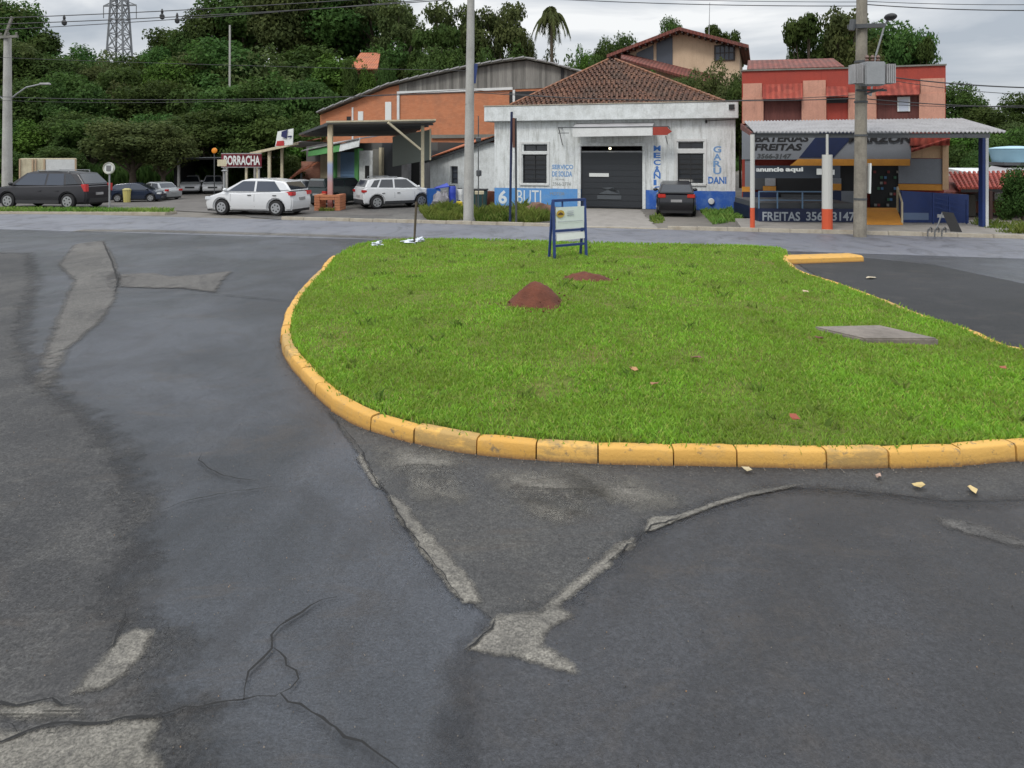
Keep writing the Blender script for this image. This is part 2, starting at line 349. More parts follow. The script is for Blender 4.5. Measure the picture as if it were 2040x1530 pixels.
def mk_leaf(name, c0, c1, c2, trans=.36):
    t = NT(name); r = t.island(); oi = t.n.new('ShaderNodeObjectInfo'); big = t.noise(.35, 3, .6, t.pos())
    k = t.ramp(r, [(0,c0),(.5,c1),(1,c2)])
    k = t.mix(t.math('MULTIPLY', t.ramp(big, [(.42,(0,0,0)),(.66,(1,1,1))]), .5), k, (c2[0]*1.3,c2[1]*1.15,c2[2],1))
    h = t.n.new('ShaderNodeHueSaturation'); t.l.new(k, h.inputs['Color'])
    t.l.new(t.math('MULTIPLY_ADD', oi.outputs['Random'], .05, .475), h.inputs['Hue']); t.l.new(t.math('MULTIPLY_ADD', oi.outputs['Random'], .55, .75), h.inputs['Value'])
    t.col(h.outputs[0]); t.set('Roughness', .8); t.set('Specular IOR Level', .15)
    tr = t.n.new('ShaderNodeBsdfTranslucent'); t.l.new(h.outputs[0], tr.inputs[0])
    ms = t.n.new('ShaderNodeMixShader'); ms.inputs[0].default_value = trans
    t.l.new(t.b.outputs[0], ms.inputs[1]); t.l.new(tr.outputs[0], ms.inputs[2]); t.l.new(ms.outputs[0], t.n['Material Output'].inputs[0]); return t.m
M['leaf'] = mk_leaf('broadleaf_foliage', (.034,.066,.017), (.048,.090,.022), (.066,.115,.028))
M['leaf_olive'] = mk_leaf('olive_foliage', (.048,.068,.023), (.068,.092,.030), (.092,.118,.040))
M['leaf_bright'] = mk_leaf('bright_foliage', (.035,.085,.014), (.06,.14,.022), (.09,.19,.034), .3)
M['weed'] = mk_leaf('weed_leaves', (.06,.13,.022), (.12,.22,.036), (.20,.26,.07), .3)
# ---------------------------------------------------------------- camera, light, sky
cam = bpy.data.cameras.new('camera'); co = bpy.data.objects.new('camera', cam); COL.objects.link(co)
co.location = (0,0,CH); co.rotation_euler = (R(90),0,0); cam.sensor_width = 36; cam.lens = 36*F/2040
cam.shift_y = -(765-HY)/2040; cam.clip_start = .05; cam.clip_end = 3000; SC.camera = co
SC.view_settings.view_transform = 'Standard'; SC.view_settings.look = 'None'; SC.view_settings.exposure = 0.12; SC.view_settings.gamma = 1
SC.render.engine = 'CYCLES'; SC.render.resolution_x = 1024; SC.render.resolution_y = 768
SUN_EL, SUN_AZ = R(52), R(215)        # azimuth clockwise from +Y: behind the camera, to its left
sd = Vector((math.sin(SUN_AZ)*math.cos(SUN_EL), math.cos(SUN_AZ)*math.cos(SUN_EL), math.sin(SUN_EL)))
sl = bpy.data.lights.new('sun', 'SUN'); sl.energy = 1.5; sl.angle = R(14); sl.color = (1,.965,.91)
so = bpy.data.objects.new('sun', sl); COL.objects.link(so); so.rotation_euler = sd.to_track_quat('Z', 'Y').to_euler(); so.location = sd*50
W = bpy.data.worlds.new('World'); SC.world = W; W.use_nodes = True; wt = W.node_tree; wn = wt.nodes; wl = wt.links
bg = wn['Background']; bg.inputs['Strength'].default_value = .1
sky = wn.new('ShaderNodeTexSky'); sky.sky_type = 'NISHITA'; sky.sun_disc = False; sky.sun_elevation = SUN_EL; sky.sun_rotation = SUN_AZ; sky.air_density = 1.2; sky.dust_density = 2
tc = wn.new('ShaderNodeTexCoord'); mp = wn.new('ShaderNodeMapping'); mp.inputs['Scale'].default_value = (1.0,1.0,4.2); wl.new(tc.outputs['Generated'], mp.inputs[0])
def wnoise(sc, det, dist):
    n = wn.new('ShaderNodeTexNoise'); n.inputs['Scale'].default_value = sc; n.inputs['Detail'].default_value = det; n.inputs['Distortion'].default_value = dist; n.inputs['Roughness'].default_value = .5; wl.new(mp.outputs[0], n.inputs['Vector']); return n.outputs['Fac']
r1 = wn.new('ShaderNodeValToRGB'); wl.new(wnoise(2.3, 6, .7), r1.inputs[0]); e = r1.color_ramp.elements
e[0].position = .36; e[0].color = (4.3,4.75,5.35,1); e[1].position = .60; e[1].color = (9.0,9.1,9.15,1); q = e.new(.48); q.color = (6.3,6.6,7.0,1)
r2 = wn.new('ShaderNodeValToRGB'); wl.new(wnoise(3.1, 4, .3), r2.inputs[0]); e = r2.color_ramp.elements
e[0].position = .25; e[0].color = (1,1,1,1); e[1].position = .37; e[1].color = (0,0,0,1)
mxs = wn.new('ShaderNodeMix'); mxs.data_type = 'RGBA'; mxs.inputs[0].default_value = .93
wl.new(sky.outputs[0], mxs.inputs[6]); wl.new(r1.outputs[0], mxs.inputs[7]); 
sx = wn.new('ShaderNodeSeparateXYZ'); wl.new(tc.outputs['Generated'], sx.inputs[0])
mr = wn.new('ShaderNodeMapRange'); mr.interpolation_type = 'SMOOTHSTEP'; mr.inputs[1].default_value = .22; mr.inputs[2].default_value = .85; mr.inputs[3].default_value = 1.0; mr.inputs[4].default_value = 2.3; wl.new(sx.outputs[2], mr.inputs[0])
vm = wn.new('ShaderNodeVectorMath'); vm.operation = 'SCALE'; wl.new(mxs.outputs[2], vm.inputs[0]); wl.new(mr.outputs[0], vm.inputs['Scale']); wl.new(vm.outputs[0], bg.inputs['Color'])

# ---------------------------------------------------------------- terrain
def sm(a, b, x):
    t = min(1, max(0, (x-a)/(b-a))); return t*t*(3-2*t)
def hill(x, y):
    top = 9.0 + 3.2*noise.noise(Vector((x*.02, y*.02, 3)))
    if x > 4: top *= 1-.45*sm(4, 22, x)
    s = 44 if x < -12 else 44+10*sm(-12, -4, x)
    return top*sm(s, s+40, y + .12*x)
def grid_sheet(name, x0, x1, y0, y1, nx, ny, fz, mat, keep=None):
    b = MB(); vs = [(x0+(x1-x0)*i/nx, y0+(y1-y0)*j/ny) for j in range(ny+1) for i in range(nx+1)]
    b.v = [(x,y,fz(x,y)) for x,y in vs]
    b.f = [(j*(nx+1)+i, j*(nx+1)+i+1, (j+1)*(nx+1)+i+1, (j+1)*(nx+1)+i) for j in range(ny) for i in range(nx)]
    return tag(b.build(name, mat, smooth=60), kind='structure')
b = MB()
xs = [-900,-500,-300]+list(range(-200,201,5))+[300,500,900]; ys = [-300,-100,-40,0,20]+[34+2*i for i in range(60)]+[170,220,300,450,700,1200]
b.v = [(x,y,-.02+hill(x,y) if y > 30 else -.02) for y in ys for x in xs]
n = len(xs); b.f = [(j*n+i, j*n+i+1, (j+1)*n+i+1, (j+1)*n+i) for j in range(len(ys)-1) for i in range(n-1)]
tag(b.build('ground', M['ground'], smooth=60), kind='structure')

# ---------------------------------------------------------------- road sheets
farY = lambda x: 24.2-.25*x
nearY = lambda x: 19.45-.215*x if x < 7 else 17.95-.26*(x-7)
def poly_sheet(name, pts, z, mat, jit=0.0, step=0, kind='structure', seed=1):
    rr = random.Random(seed); out = []
    pts = [Vector((p[0],p[1],0)) for p in pts]
    for i, a in enumerate(pts):
        c = pts[(i+1)%len(pts)]; k = max(1, int((c-a).length/step)) if step else 1
        for j in range(k):
            q = a.lerp(c, j/k); s = jit*(1 if j else .5)
            q += Vector((noise.noise(q*3.1+Vector((seed,0,0))), noise.noise(q*3.1+Vector((0,seed,9))), 0))*s*1.3 + Vector((rr.uniform(-1,1), rr.uniform(-1,1), 0))*s*.4
            out.append((q.x,q.y,z))
    bm = bmesh.new(); vs = [bm.verts.new(q) for q in out]; f = bm.faces.new(vs); f.normal_update()
    if f.normal.z < 0: f.normal_flip()
    bmesh.ops.triangulate(bm, faces=bm.faces); me = bpy.data.meshes.new(name); bm.to_mesh(me); bm.free()
    return tag(link(name, me, mat), kind=kind)
poly_sheet('access_road', [(-70,-25),(70,-25),(70,nearY(70)+14),(30,nearY(30)),(14,nearY(14)),(7,nearY(7)),(-70,nearY(-70))], 0, M['asphalt'])
poly_sheet('avenue', [(-70,nearY(-70)-.05),(7,nearY(7)-.05),(14,nearY(14)-.05),(60,nearY(60)-.05),(60,farY(60)),(-70,farY(-70))], .004, M['asphalt_road'])

def edged(base, amp, soft, nscale):
    key = (base, amp, soft)
    if key in EDGED: return EDGED[key]
    m = M[base].copy(); m.name = M[base].name+'_worn_edge'; t = m.node_tree; n = t.nodes; l = t.links; out = n['Material Output']; surf = out.inputs[0].links[0].from_socket
    at = n.new('ShaderNodeAttribute'); at.attribute_name = 'edge'; g = n.new('ShaderNodeNewGeometry')
    def N(sc, det):
        q = n.new('ShaderNodeTexNoise'); q.inputs['Scale'].default_value = sc; q.inputs['Detail'].default_value = det; q.inputs['Roughness'].default_value = .7; l.new(g.outputs['Position'], q.inputs['Vector']); return q.outputs['Fac']
    def Mt(op, a, b):
        q = n.new('ShaderNodeMath'); q.operation = op
        for k, v in enumerate((a, b)):
            if hasattr(v, 'node'): l.new(v, q.inputs[k])
            else: q.inputs[k].default_value = v
        return q.outputs[0]
    v = Mt('ADD', at.outputs['Fac'], Mt('MULTIPLY', Mt('SUBTRACT', N(nscale, 6), .5), amp*2.6))
    v = Mt('ADD', v, Mt('MULTIPLY', Mt('SUBTRACT', N(55, 3), .5), amp*.9))
    mr = n.new('ShaderNodeMapRange'); mr.inputs[1].default_value = -soft; mr.inputs[2].default_value = soft; l.new(v, mr.inputs[0])
    tr = n.new('ShaderNodeBsdfTransparent'); mx = n.new('ShaderNodeMixShader'); l.new(mr.outputs[0], mx.inputs[0]); l.new(tr.outputs[0], mx.inputs[1]); l.new(surf, mx.inputs[2]); l.new(mx.outputs[0], out.inputs[0])
    EDGED[key] = m; return m
EDGED = {}
def px_sheet(name, pts, z, mat, jit=.03, step=.12, seed=1, amp=None, soft=None, pad=None):
    base = [k for k in M if M[k] == mat][0]; P2 = np.array([tuple(G(*p).xy) for p in pts]); w = (P2.max(0)-P2.min(0)); amp = amp or jit*1.2; pad = pad or amp*2
    lo, hi = np.maximum(P2.min(0)-pad, [-14,.5]), np.minimum(P2.max(0)+pad, [12,24]); st = max(.02, min(.12, (hi-lo).max()/90)); nx, ny = [int(v)+2 for v in (hi-lo)/st]
    X, Y = np.meshgrid(np.linspace(lo[0],hi[0],nx), np.linspace(lo[1],hi[1],ny)); q = np.stack([X.ravel(),Y.ravel()],1); dm = np.full(len(q), 1e9)
    for a, c in zip(P2, np.roll(P2,-1,0)):
        ab = c-a; tt = np.clip(((q-a)@ab)/max(ab@ab,1e-9),0,1); dm = np.minimum(dm, np.hypot(*(q-a-tt[:,None]*ab).T))
    ins = inside(q[:,0], q[:,1], [tuple(p) for p in P2]); sd_ = np.where(ins, dm, -dm)
    idx = np.arange(nx*ny).reshape(ny,nx); f = np.stack([idx[:-1,:-1],idx[:-1,1:],idx[1:,1:],idx[1:,:-1]],-1).reshape(-1,4); f = f[(sd_[f] > -pad).any(1)]
    used = np.unique(f); mp_ = np.full(nx*ny,-1); mp_[used] = np.arange(len(used))
    me = bpy.data.meshes.new(name); me.from_pydata([(a,b_,z) for a,b_ in q[used]], [], mp_[f].tolist()); at = me.attributes.new('edge','FLOAT','POINT'); at.data.foreach_set('value', sd_[used].astype(np.float32)); me.update()
    return tag(link(name, me, edged(base, amp, soft or amp*.6, 9 if amp < .05 else 4)), kind='structure')
def inside(px, py, poly):
    c = np.zeros(len(px), bool); n = len(poly)
    for i in range(n):
        x1, y1 = poly[i]; x2, y2 = poly[(i+1)%n]
        m = ((y1 > py) != (y2 > py)) & (px < (x2-x1)*(py-y1)/((y2-y1) or 1e-9)+x1); c ^= m
    return c

px_sheet('asphalt_patch', [(-900,560),(-300,500),(60,505),(70,560),(40,680),(80,760),(200,850),(270,960),(290,1040),(270,1120),(230,1210),(330,1290),(300,1400),(380,1440),(320,1700),(-900,1700)], .004, M['asphalt_coarse'], .05, .2, 2, amp=.28, soft=.16)
px_sheet('asphalt_patch', [(655,822),(735,935),(800,1030),(868,1130),(950,1212),(985,1242),(1090,1222),(1200,1128),(1300,1046),(1430,1001),(1560,973),(1700,978),(1900,1000),(2400,990),(2400,905),(2040,905),(1700,920),(1200,905),(930,890),(735,835),(690,815)], .004, M['asphalt_dry'], .02, .15, 3, amp=.03)
px_sheet('asphalt_patch', [(985,1246),(1092,1226),(1204,1132),(1304,1050),(1432,1005),(1562,977),(1702,982),(1902,1004),(2400,994),(2900,1700),(880,1700),(930,1300)], .008, M['asphalt_dark'], .015, .15, 4, amp=.10, soft=.12)
px_sheet('asphalt_patch', [(1588,525),(1722,514),(1860,528),(2040,566),(2300,610),(2300,760),(2040,700),(1940,668),(1850,642),(1720,590),(1640,560)], .008, M['asphalt_new'], .04, .3, 5)
px_sheet('asphalt_patch', [(150,487),(205,480),(226,515),(236,555),(228,600),(200,640),(130,700),(95,790),(75,760),(95,690),(130,600),(150,560),(118,528)], .012, M['tan2'], .08, .25, 6)
px_sheet('asphalt_patch', [(236,548),(300,545),(340,552),(400,548),(460,541),(440,562),(430,583),(360,575),(290,574),(240,572)], .012, M['tan2'], .08, .25, 7)
px_sheet('asphalt_patch', [(0,1412),(90,1408),(160,1412),(170,1428),(60,1440),(0,1432)], .012, M['tan'], .03, .1, 8)
px_sheet('asphalt_patch', [(-200,1470),(60,1462),(180,1448),(310,1440),(300,1490),(320,1540),(300,1700),(-200,1700)], .012, M['tan'], .04, .1, 9)
px_sheet('asphalt_patch', [(205,1320),(235,1275),(270,1258),(300,1262),(290,1300),(250,1345),(200,1380),(150,1382),(170,1350)], .012, M['tan'], .03, .08, 10)
px_sheet('asphalt_patch', [(718,905),(730,930),(748,955),(756,975),(742,965),(728,940),(712,915)], .012, M['tan'], .02, .06, 11)
px_sheet('asphalt_patch', [(775,990),(800,1000),(830,1040),(870,1085),(905,1120),(935,1160),(962,1203),(925,1203),(895,1178),(870,1140),(838,1100),(815,1060),(790,1030)], .012, M['tan'], .03, .07, 12)
px_sheet('asphalt_patch', [(985,1240),(1000,1230),(1075,1224),(1110,1190),(1150,1160),(1190,1125),(1230,1090),(1262,1075),(1262,1090),(1215,1118),(1215,1130),(1160,1170),(1110,1212),(1140,1232),(1110,1245),(1085,1260),(1080,1290),(1130,1320),(1150,1345),(1080,1330),(1020,1310),(960,1300),(930,1298),(965,1270)], .012, M['tan'], .03, .07, 13)
px_sheet('asphalt_patch', [(1290,1040),(1300,1033),(1345,1033),(1430,1002),(1500,983),(1560,972),(1600,968),(1560,978),(1500,990),(1430,1010),(1350,1040),(1300,1062),(1285,1062)], .016, M['tan'], .015, .1, 14)
px_sheet('asphalt_patch', [(1870,1035),(1930,1043),(1990,1065),(2060,1090),(2020,1092),(1950,1070),(1890,1055)], .012, M['tan2'], .04, .1, 15)
px_sheet('asphalt_patch', [(-200,456),(300,459),(600,467),(860,476),(860,479),(600,470),(300,462),(-200,459)], .010, M['tan'], amp=.12, soft=.3)
for i_, p_ in enumerate([[(770,900),(850,905),(900,925),(870,945),(800,935)],[(1000,950),(1120,955),(1190,985),(1150,1010),(1040,985)],[(830,960),(870,965),(900,990),(860,990)],[(1130,940),(1260,965),(1330,1000),(1280,1010),(1180,985)],[(1060,1010),(1140,1020),(1120,1032),(1070,1025)]]):
    px_sheet('dust_stain', p_, .014, M['tan'], amp=.14, soft=.16, seed=i_)
def crack(pts, w, seed=1):
    b = MB(); rr = random.Random(seed); P3 = []
    pts = [G(*p) for p in pts]
    for a, c in zip(pts, pts[1:]):
        k = max(1, int((c-a).length/.05))
        for j in range(k):
            q = a.lerp(c, j/k); P3.append(q+Vector((rr.uniform(-1,1), rr.uniform(-1,1), 0))*.012)
    P3.append(pts[-1]); n = len(P3); L = []; Rr = []
    for i, q in enumerate(P3):
        d = (P3[min(i+1,n-1)]-P3[max(i-1,0)]).normalized(); nn = Vector((-d.y,d.x,0)); ww = w*rr.uniform(.4,1.3)*min(1, .25+4*min(i, n-1-i)/n)
        L.append(q+nn*ww/2); Rr.append(q-nn*ww/2)
    vs = [(q.x,q.y,.021) for q in L]+[(q.x,q.y,.021) for q in Rr]
    b.add(vs, [(i+n, i+1+n, i+1, i) for i in range(n-1)]); tag(b.build('road_crack', M['crack']), kind='structure')
for i, (c, w) in enumerate([
  ([(-200,1425),(0,1411),(60,1410),(100,1398),(130,1412),(165,1408)], .014),
  ([(-100,1490),(0,1488),(38,1470),(60,1462),(130,1448),(215,1446),(310,1432),(395,1415),(480,1405),(545,1393),(558,1388)], .013),
  ([(38,1470),(25,1452),(0,1446)], .008),
  ([(490,1400),(490,1375),(500,1345),(520,1320),(540,1298),(545,1270),(570,1245),(600,1225),(640,1203),(672,1196)], .015),
  ([(543,1300),(565,1322),(585,1345),(592,1358),(580,1378),(558,1390),(580,1405),(640,1435),(690,1475),(740,1505),(800,1545)], .014),
  ([(400,908),(398,922),(415,938),(445,952),(480,960),(522,962)], .010),
  ([(320,1022),(360,1006),(420,993),(480,982),(545,974)], .010),
  ([(655,822),(690,862),(722,905),(742,950),(775,995),(820,1068),(868,1135),(925,1205)], .008),
  ([(925,1302),(950,1292),(968,1270),(985,1243)], .016),
  ([(1200,1133),(1262,1085),(1300,1053),(1370,1030)], .010),
  ([(1560,975),(1700,984),(1780,990),(1830,1001),(1868,1010)], .009),
  ([(205,1310),(228,1288),(240,1262),(250,1225)], .012),
  ([(340,590),(440,588),(560,600),(600,600)], .02),
  ([(230,585),(235,560),(222,520),(205,482)], .03)]): crack(c, w, i+1)

# ---------------------------------------------------------------- island: kerb, lawn, grass
cen = Vector((2.5, 9.5))
op = [(662,520),(640,545),(610,577),(582,612),(565,650),(560,690),(572,725),(598,757),(640,803),(690,838),(735,858),(815,882),(930,905),(1055,917),(1180,925),(1290,929),(1440,932),(1560,935),(1700,936),(1850,932),(1950,928),(2040,921)]
outer = [G(*p).xy for p in op]+[Vector(q) for q in [(6,5.85),(8,5.95),(9.6,6.1),(9.9,6.5),(9.3,7.1),(7.8,7.75)]]
outer += [G(px,py,.15).xy for px,py in [(2040,690),(1940,655),(1850,628),(1720,578),(1650,555),(1600,538),(1572,518)]]
tail = [Vector(q) for q in [(6.62,18.0)]]
outer += [Vector((6.6,17.75)), Vector((2.4,18.75)), Vector((-2.3,19.6)), Vector((-4.0,18.6))]
def resample(pts, step, closed=True):
    out = []; m = len(pts)
    # Catmull-Rom smoothing
    sm_ = []
    for i in range(m if closed else m-1):
        p0, p1, p2, p3 = (pts[(i+k)%m] if closed else pts[min(max(i+k,0),m-1)] for k in (-1,0,1,2))
        for j in range(8):
            t = j/8; sm_.append(.5*((2*p1)+(p2-p0)*t+(2*p0-5*p1+4*p2-p3)*t*t+(3*p1-p0-3*p2+p3)*t**3))
    if not closed: sm_.append(pts[-1])
    acc = 0; out = [sm_[0]]
    seq = sm_[1:]+([sm_[0]] if closed else [])
    prev = sm_[0]
    for q in seq:
        d = (q-prev).length
        while acc+d >= step:
            t = (step-acc)/d; prev = prev.lerp(q, t); out.append(prev); d = (q-prev).length; acc = 0
        acc += d; prev = q
    return out
OUT = resample(outer, .1)
no = len(OUT)
def nrm(i):
    d = (OUT[(i+2)%no]-OUT[(i-2)%no]).normalized(); n = Vector((-d.y,d.x)); return n if n.dot(cen-OUT[i]) > 0 or True else -n
area = sum(OUT[i].x*OUT[(i+1)%no].y-OUT[(i+1)%no].x*OUT[i].y for i in range(no)); sgn = 1 if area > 0 else -1
INN = [OUT[i]+nrm(i)*sgn*.13 for i in range(no)]
def zi(x, y): return .125+.24*math.exp(-((x-.9)**2/9+(y-11.0)**2/10))+.02*noise.noise(Vector((x,y,0)))+.022*noise.noise(Vector((x*1.7,y*1.7,4)))
b = MB(); K = 40
for r in range(K+1):
    for i in range(no):
        t = (r/K)**1.1; q = INN[i].lerp(cen, t); z = zi(q.x,q.y) if r else .10
        b.v.append((q.x,q.y,z))
for r in range(K):
    for i in range(no):
        a = (r*no+i, r*no+(i+1)%no, (r+1)*no+(i+1)%no, (r+1)*no+i); b.f.append(a if sgn > 0 else a[::-1])
tag(b.build('lawn', M['lawn'], smooth=80), kind='structure')
# kerb stones: each its own rounded block with a worn gap, all one kerb strip
def kerb_strip(name, OP, IP, mat, i0, i1, h=.138, closed_step=True, lens=(5,5,6,5,7,5,6), seed=3):
    b = MB(); rr = random.Random(seed); i = i0; k = 0
    while i < i1:
        L = lens[k%len(lens)]; k += 1; e = min(i+L, i1); dz = rr.uniform(-.008,.008); sh = rr.uniform(-.010,.010)
        prof = []
        for j in range(i, e+1):
            o, q = OP[j%len(OP)], IP[j%len(IP)]; dirn = (q-o).normalized(); t = (OP[(j+1)%len(OP)]-OP[(j-1)%len(OP)]).normalized()
            off = t*(.006 if j == i else -.006 if j == e else 0)+dirn*(sh+.012*noise.noise(Vector((j*.31,seed,k))))
            o = o+off; w = (q-OP[j%len(OP)]).length
            hz = h+dz+.006*noise.noise(Vector((j*.5,2,seed)))
            shr = .005 if j in (i, e) else 0
            prof.append([(0,-.03),(.004+.006*noise.noise(Vector((j*.9,k,5))),hz*.5),(.010,hz*.88-shr),(.020,hz-.006-shr),(.036,hz-shr),(w-.01,hz-.002-shr),(w,-.03)])
            b.v += [(o.x+dirn.x*a, o.y+dirn.y*a, c) for a, c in prof[-1]]
        m = 7; base = len(b.v)-m*len(prof)
        for r in range(len(prof)-1):
            for c in range(m-1):
                f = (base+r*m+c, base+(r+1)*m+c, base+(r+1)*m+c+1, base+r*m+c+1); b.f.append(f if sgn > 0 else f[::-1])
        b.f += [tuple(base+c for c in range(m)), tuple(base+(len(prof)-1)*m+c for c in range(m))[::-1]]
        i = e
    return tag(b.build(name, mat, smooth=50), kind='structure')
# the stretch along the avenue (from the right corner round to the left tip) is overgrown: no kerb there
def near(p): return min(range(no), key=lambda i: (OUT[i]-p).length)
c_right, c_left = near(outer[-5]), near(outer[0])
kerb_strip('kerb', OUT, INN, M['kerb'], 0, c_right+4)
# thick yellow nose that runs on along the avenue
a0, a1 = G(1572,527).xy, G(1722,522).xy
line = [a0.lerp(a1, t/20) for t in range(21)]
b = MB(); d = (a1-a0).normalized(); nn = Vector((-d.y,d.x))
for i, q in enumerate(line):
    w = .62-.02*i/20; 
    for k, (o, h) in enumerate([(0,-.03),(.03,.11),(.10,.14),(w-.05,.13),(w,.10),(w,-.03)]):
        p = q+nn*o; b.v.append((p.x, p.y, h+.008*noise.noise(Vector((i*.7,k,1)))))
for i in range(20):
    for k in range(5): b.f.append((i*6+k, (i+1)*6+k, (i+1)*6+k+1, i*6+k+1))
b.f += [tuple(range(6))[::-1], tuple(range(120,126))]
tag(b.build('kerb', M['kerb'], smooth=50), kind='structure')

def inside(px, py, poly):
    c = np.zeros(len(px), bool); n = len(poly)
    for i in range(n):
        x1, y1 = poly[i]; x2, y2 = poly[(i+1)%n]
        m = ((y1 > py) != (y2 > py)) & (px < (x2-x1)*(py-y1)/((y2-y1) or 1e-9)+x1); c ^= m
    return c
def blades(name, pts, zs, hgt, wid, lean, mat, label, cat):
    """many narrow tapering leaves, each its own little island of two triangles"""
    n = len(pts); ang = rng.uniform(0, 2*math.pi, n); dx, dy = np.cos(ang)*wid/2, np.sin(ang)*wid/2
    la = rng.uniform(0, 2*math.pi, n); lx, ly = np.cos(la)*lean*hgt, np.sin(la)*lean*hgt
    V = np.zeros((n,4,3)); x, y = pts[:,0], pts[:,1]
    V[:,0] = np.stack([x-dx,y-dy,zs-.01],1); V[:,1] = np.stack([x+dx,y+dy,zs-.01],1)
    V[:,2] = np.stack([x+dx*.9+lx*.4,y+dy*.9+ly*.4,zs+hgt*.6],1); V[:,3] = np.stack([x+lx,y+ly,zs+hgt],1)
    me = bpy.data.meshes.new(name); me.vertices.add(n*4); me.vertices.foreach_set('co', V.ravel())
    i = np.arange(n)*4; tri = np.stack([i,i+1,i+2,i,i+2,i+3],1).ravel(); me.loops.add(n*6); me.loops.foreach_set('vertex_index', tri)
    me.polygons.add(n*2); me.polygons.foreach_set('loop_start', np.arange(n*2)*3); me.polygons.foreach_set('loop_total', np.full(n*2,3)); me.update(); me.validate()
    return tag(link(name, me, mat), label, cat, kind='stuff')
PI_ = [(q.x,q.y) for q in INN]
pts = []; 
for (y0,y1,dens) in ((5,7.5,5200),(7.5,10,2900),(10,13.5,1500),(13.5,20,900)):
    n = int(dens*14*(y1-y0)); x = rng.uniform(-4.2,10,n); y = rng.uniform(y0,y1,n); m = inside(x,y,PI_) & (x < 5+y*.78-1.5); pts.append(np.stack([x[m],y[m]],1))
pts = np.concatenate(pts)
zv = np.array([zi(a,b_) for a,b_ in pts]); pn = np.array([noise.noise(Vector((a*1.1,b_*1.1,5))) for a,b_ in pts]); pf = np.array([noise.noise(Vector((a*6,b_*6,2))) for a,b_ in pts])
# bare spots: round the two heaps, on the slab, and thin patches
slab_c = G(1745,662,.16).xy
def dist(c): return np.hypot(pts[:,0]-c.x, pts[:,1]-c.y)
SLAB = [G(1618,650,.215), G(1722,674,.215), G(1872,674,.215), G(1752,647,.215)]; BARE = [(830,603,.30),(1385,715,.28),(1100,762,.28),(870,655,.2),(1480,640,.3),(950,690,.2),(1000,830,.25),(1250,560,.3)]
h1, h2 = G(1070,607,.3).xy, G(1170,568,.25).xy
keep = (rng.uniform(0,1,len(pts)) < 1.05-1.3*np.clip(pn+.5*pf-.12,0,.6)) & (dist(h1) > .36) & ~inside(pts[:,0], pts[:,1]-.0, [tuple(q.xy) for q in SLAB]) & ~inside(pts[:,0], pts[:,1]+.09, [tuple(q.xy) for q in SLAB])
for a,b_,r_ in BARE: keep &= (dist(G(a,b_,.2).xy) > r_*(.5+.9*(pf+.5))) | (rng.uniform(0,1,len(pts)) < .45)
pts, zv, pn, pf = pts[keep], zv[keep], pn[keep], pf[keep]
hg = (.035+.018*rng.uniform(-1,1,len(pts)))*(1+.5*pf-.4*np.clip(pn,0,1))
tag(blades('grass', pts, zv, hg*1.0,   .0052+.0009*pts[:,1], .75, M['grass'], 'bright green mown grass covering the island inside the yellow kerb', 'grass'))
# taller fringe leaning over the kerb
fr = []
for i in range(no):
    q = INN[i]
    for _ in range(26 if q.y < 9 or q.x > 5 else 12):
        t = rng.uniform(-.025 if not (q.x > 5.4 and q.y < 11) else -.09,.22); r = OUT[i]-INN[i]; fr.append((q.x-r.x*t/.13*1.0+rng.normal()*.02, q.y-r.y*t/.13+rng.normal()*.05))
fr = np.array(fr); blades('grass', fr, np.full(len(fr), .12), rng.uniform(.035,.075,len(fr)), .008+.0009*fr[:,1], .6, M['grass'], 'taller ragged grass fringe growing along the inside of the yellow kerb', 'grass')
cl = []; rr = random.Random(77)
while len(cl) < 1500:
    x, y = rr.uniform(-3,9), rr.uniform(5.8,18)
    for _ in range(rr.randint(8,18)): cl.append((x+rr.gauss(0,.05), y+rr.gauss(0,.05)))
cl = np.array(cl); cl = cl[inside(cl[:,0], cl[:,1], PI_)]
blades('weeds', cl, np.array([zi(a,b_) for a,b_ in cl]), rng.uniform(.05,.10,len(cl)), .014+.0008*cl[:,1], .9, M['weed'], 'scattered darker tufts of weeds growing through the island lawn', 'weeds')
# red earth heaps
def heap(c, rx, ry, h, seed, label, z0):
    t = thing('earth_mound', label, 'earth mound', (c.x, c.y, z0), 0)
    b = MB(); n, m = 40, 16
    b.v.append((0,0,h))
    for j in range(1, m+1):
        for i in range(n):
            a = 2*math.pi*i/n; k = j/m; rr = k*(1+.22*noise.noise(Vector((math.cos(a)*1.3,math.sin(a)*1.3,seed))))
            x, y = math.cos(a)*rx*rr, math.sin(a)*ry*rr; z = h*(.5+.5*math.cos(min(1,k)*math.pi))*.6+h*.4*(1-k**2.2)-.05*k+.04*noise.noise(Vector((x*5,y*5,seed)))*(1-k*.5)+.018*noise.noise(Vector((x*25,y*25,seed)))
            b.v.append((x,y,z))
    b.f += [(0,1+i,1+(i+1)%n) for i in range(n)]+[(1+(j-1)*n+i, 1+j*n+i, 1+j*n+(i+1)%n, 1+(j-1)*n+(i+1)%n) for j in range(1,m) for i in range(n)]
    b.build('soil', M['red_soil'], t, smooth=70)
    cb = MB(); rr = random.Random(seed)
    for _ in range(50):
        a = rr.uniform(0,6.28); k = rr.uniform(.8,1.4); s = rr.uniform(.006,.02)
        cb.blob((math.cos(a)*rx*k, math.sin(a)*ry*k, max(0, h*(1-k**1.7))+s*.3), s, s, s*.8, rr.random()*50, .3, 6, 4)
    tag(cb.build('clod', M['red_soil'], t, smooth=30), kind='stuff')
heap(h1, .50, .5, .31, 1, 'bare conical heap of dark red earth standing up from the grass', zi(h1.x,h1.y)-.03)
heap(h2, .62, .5, .16, 7, 'low broad heap of red earth half grown over with grass, behind the taller heap', zi(h2.x,h2.y)-.02)
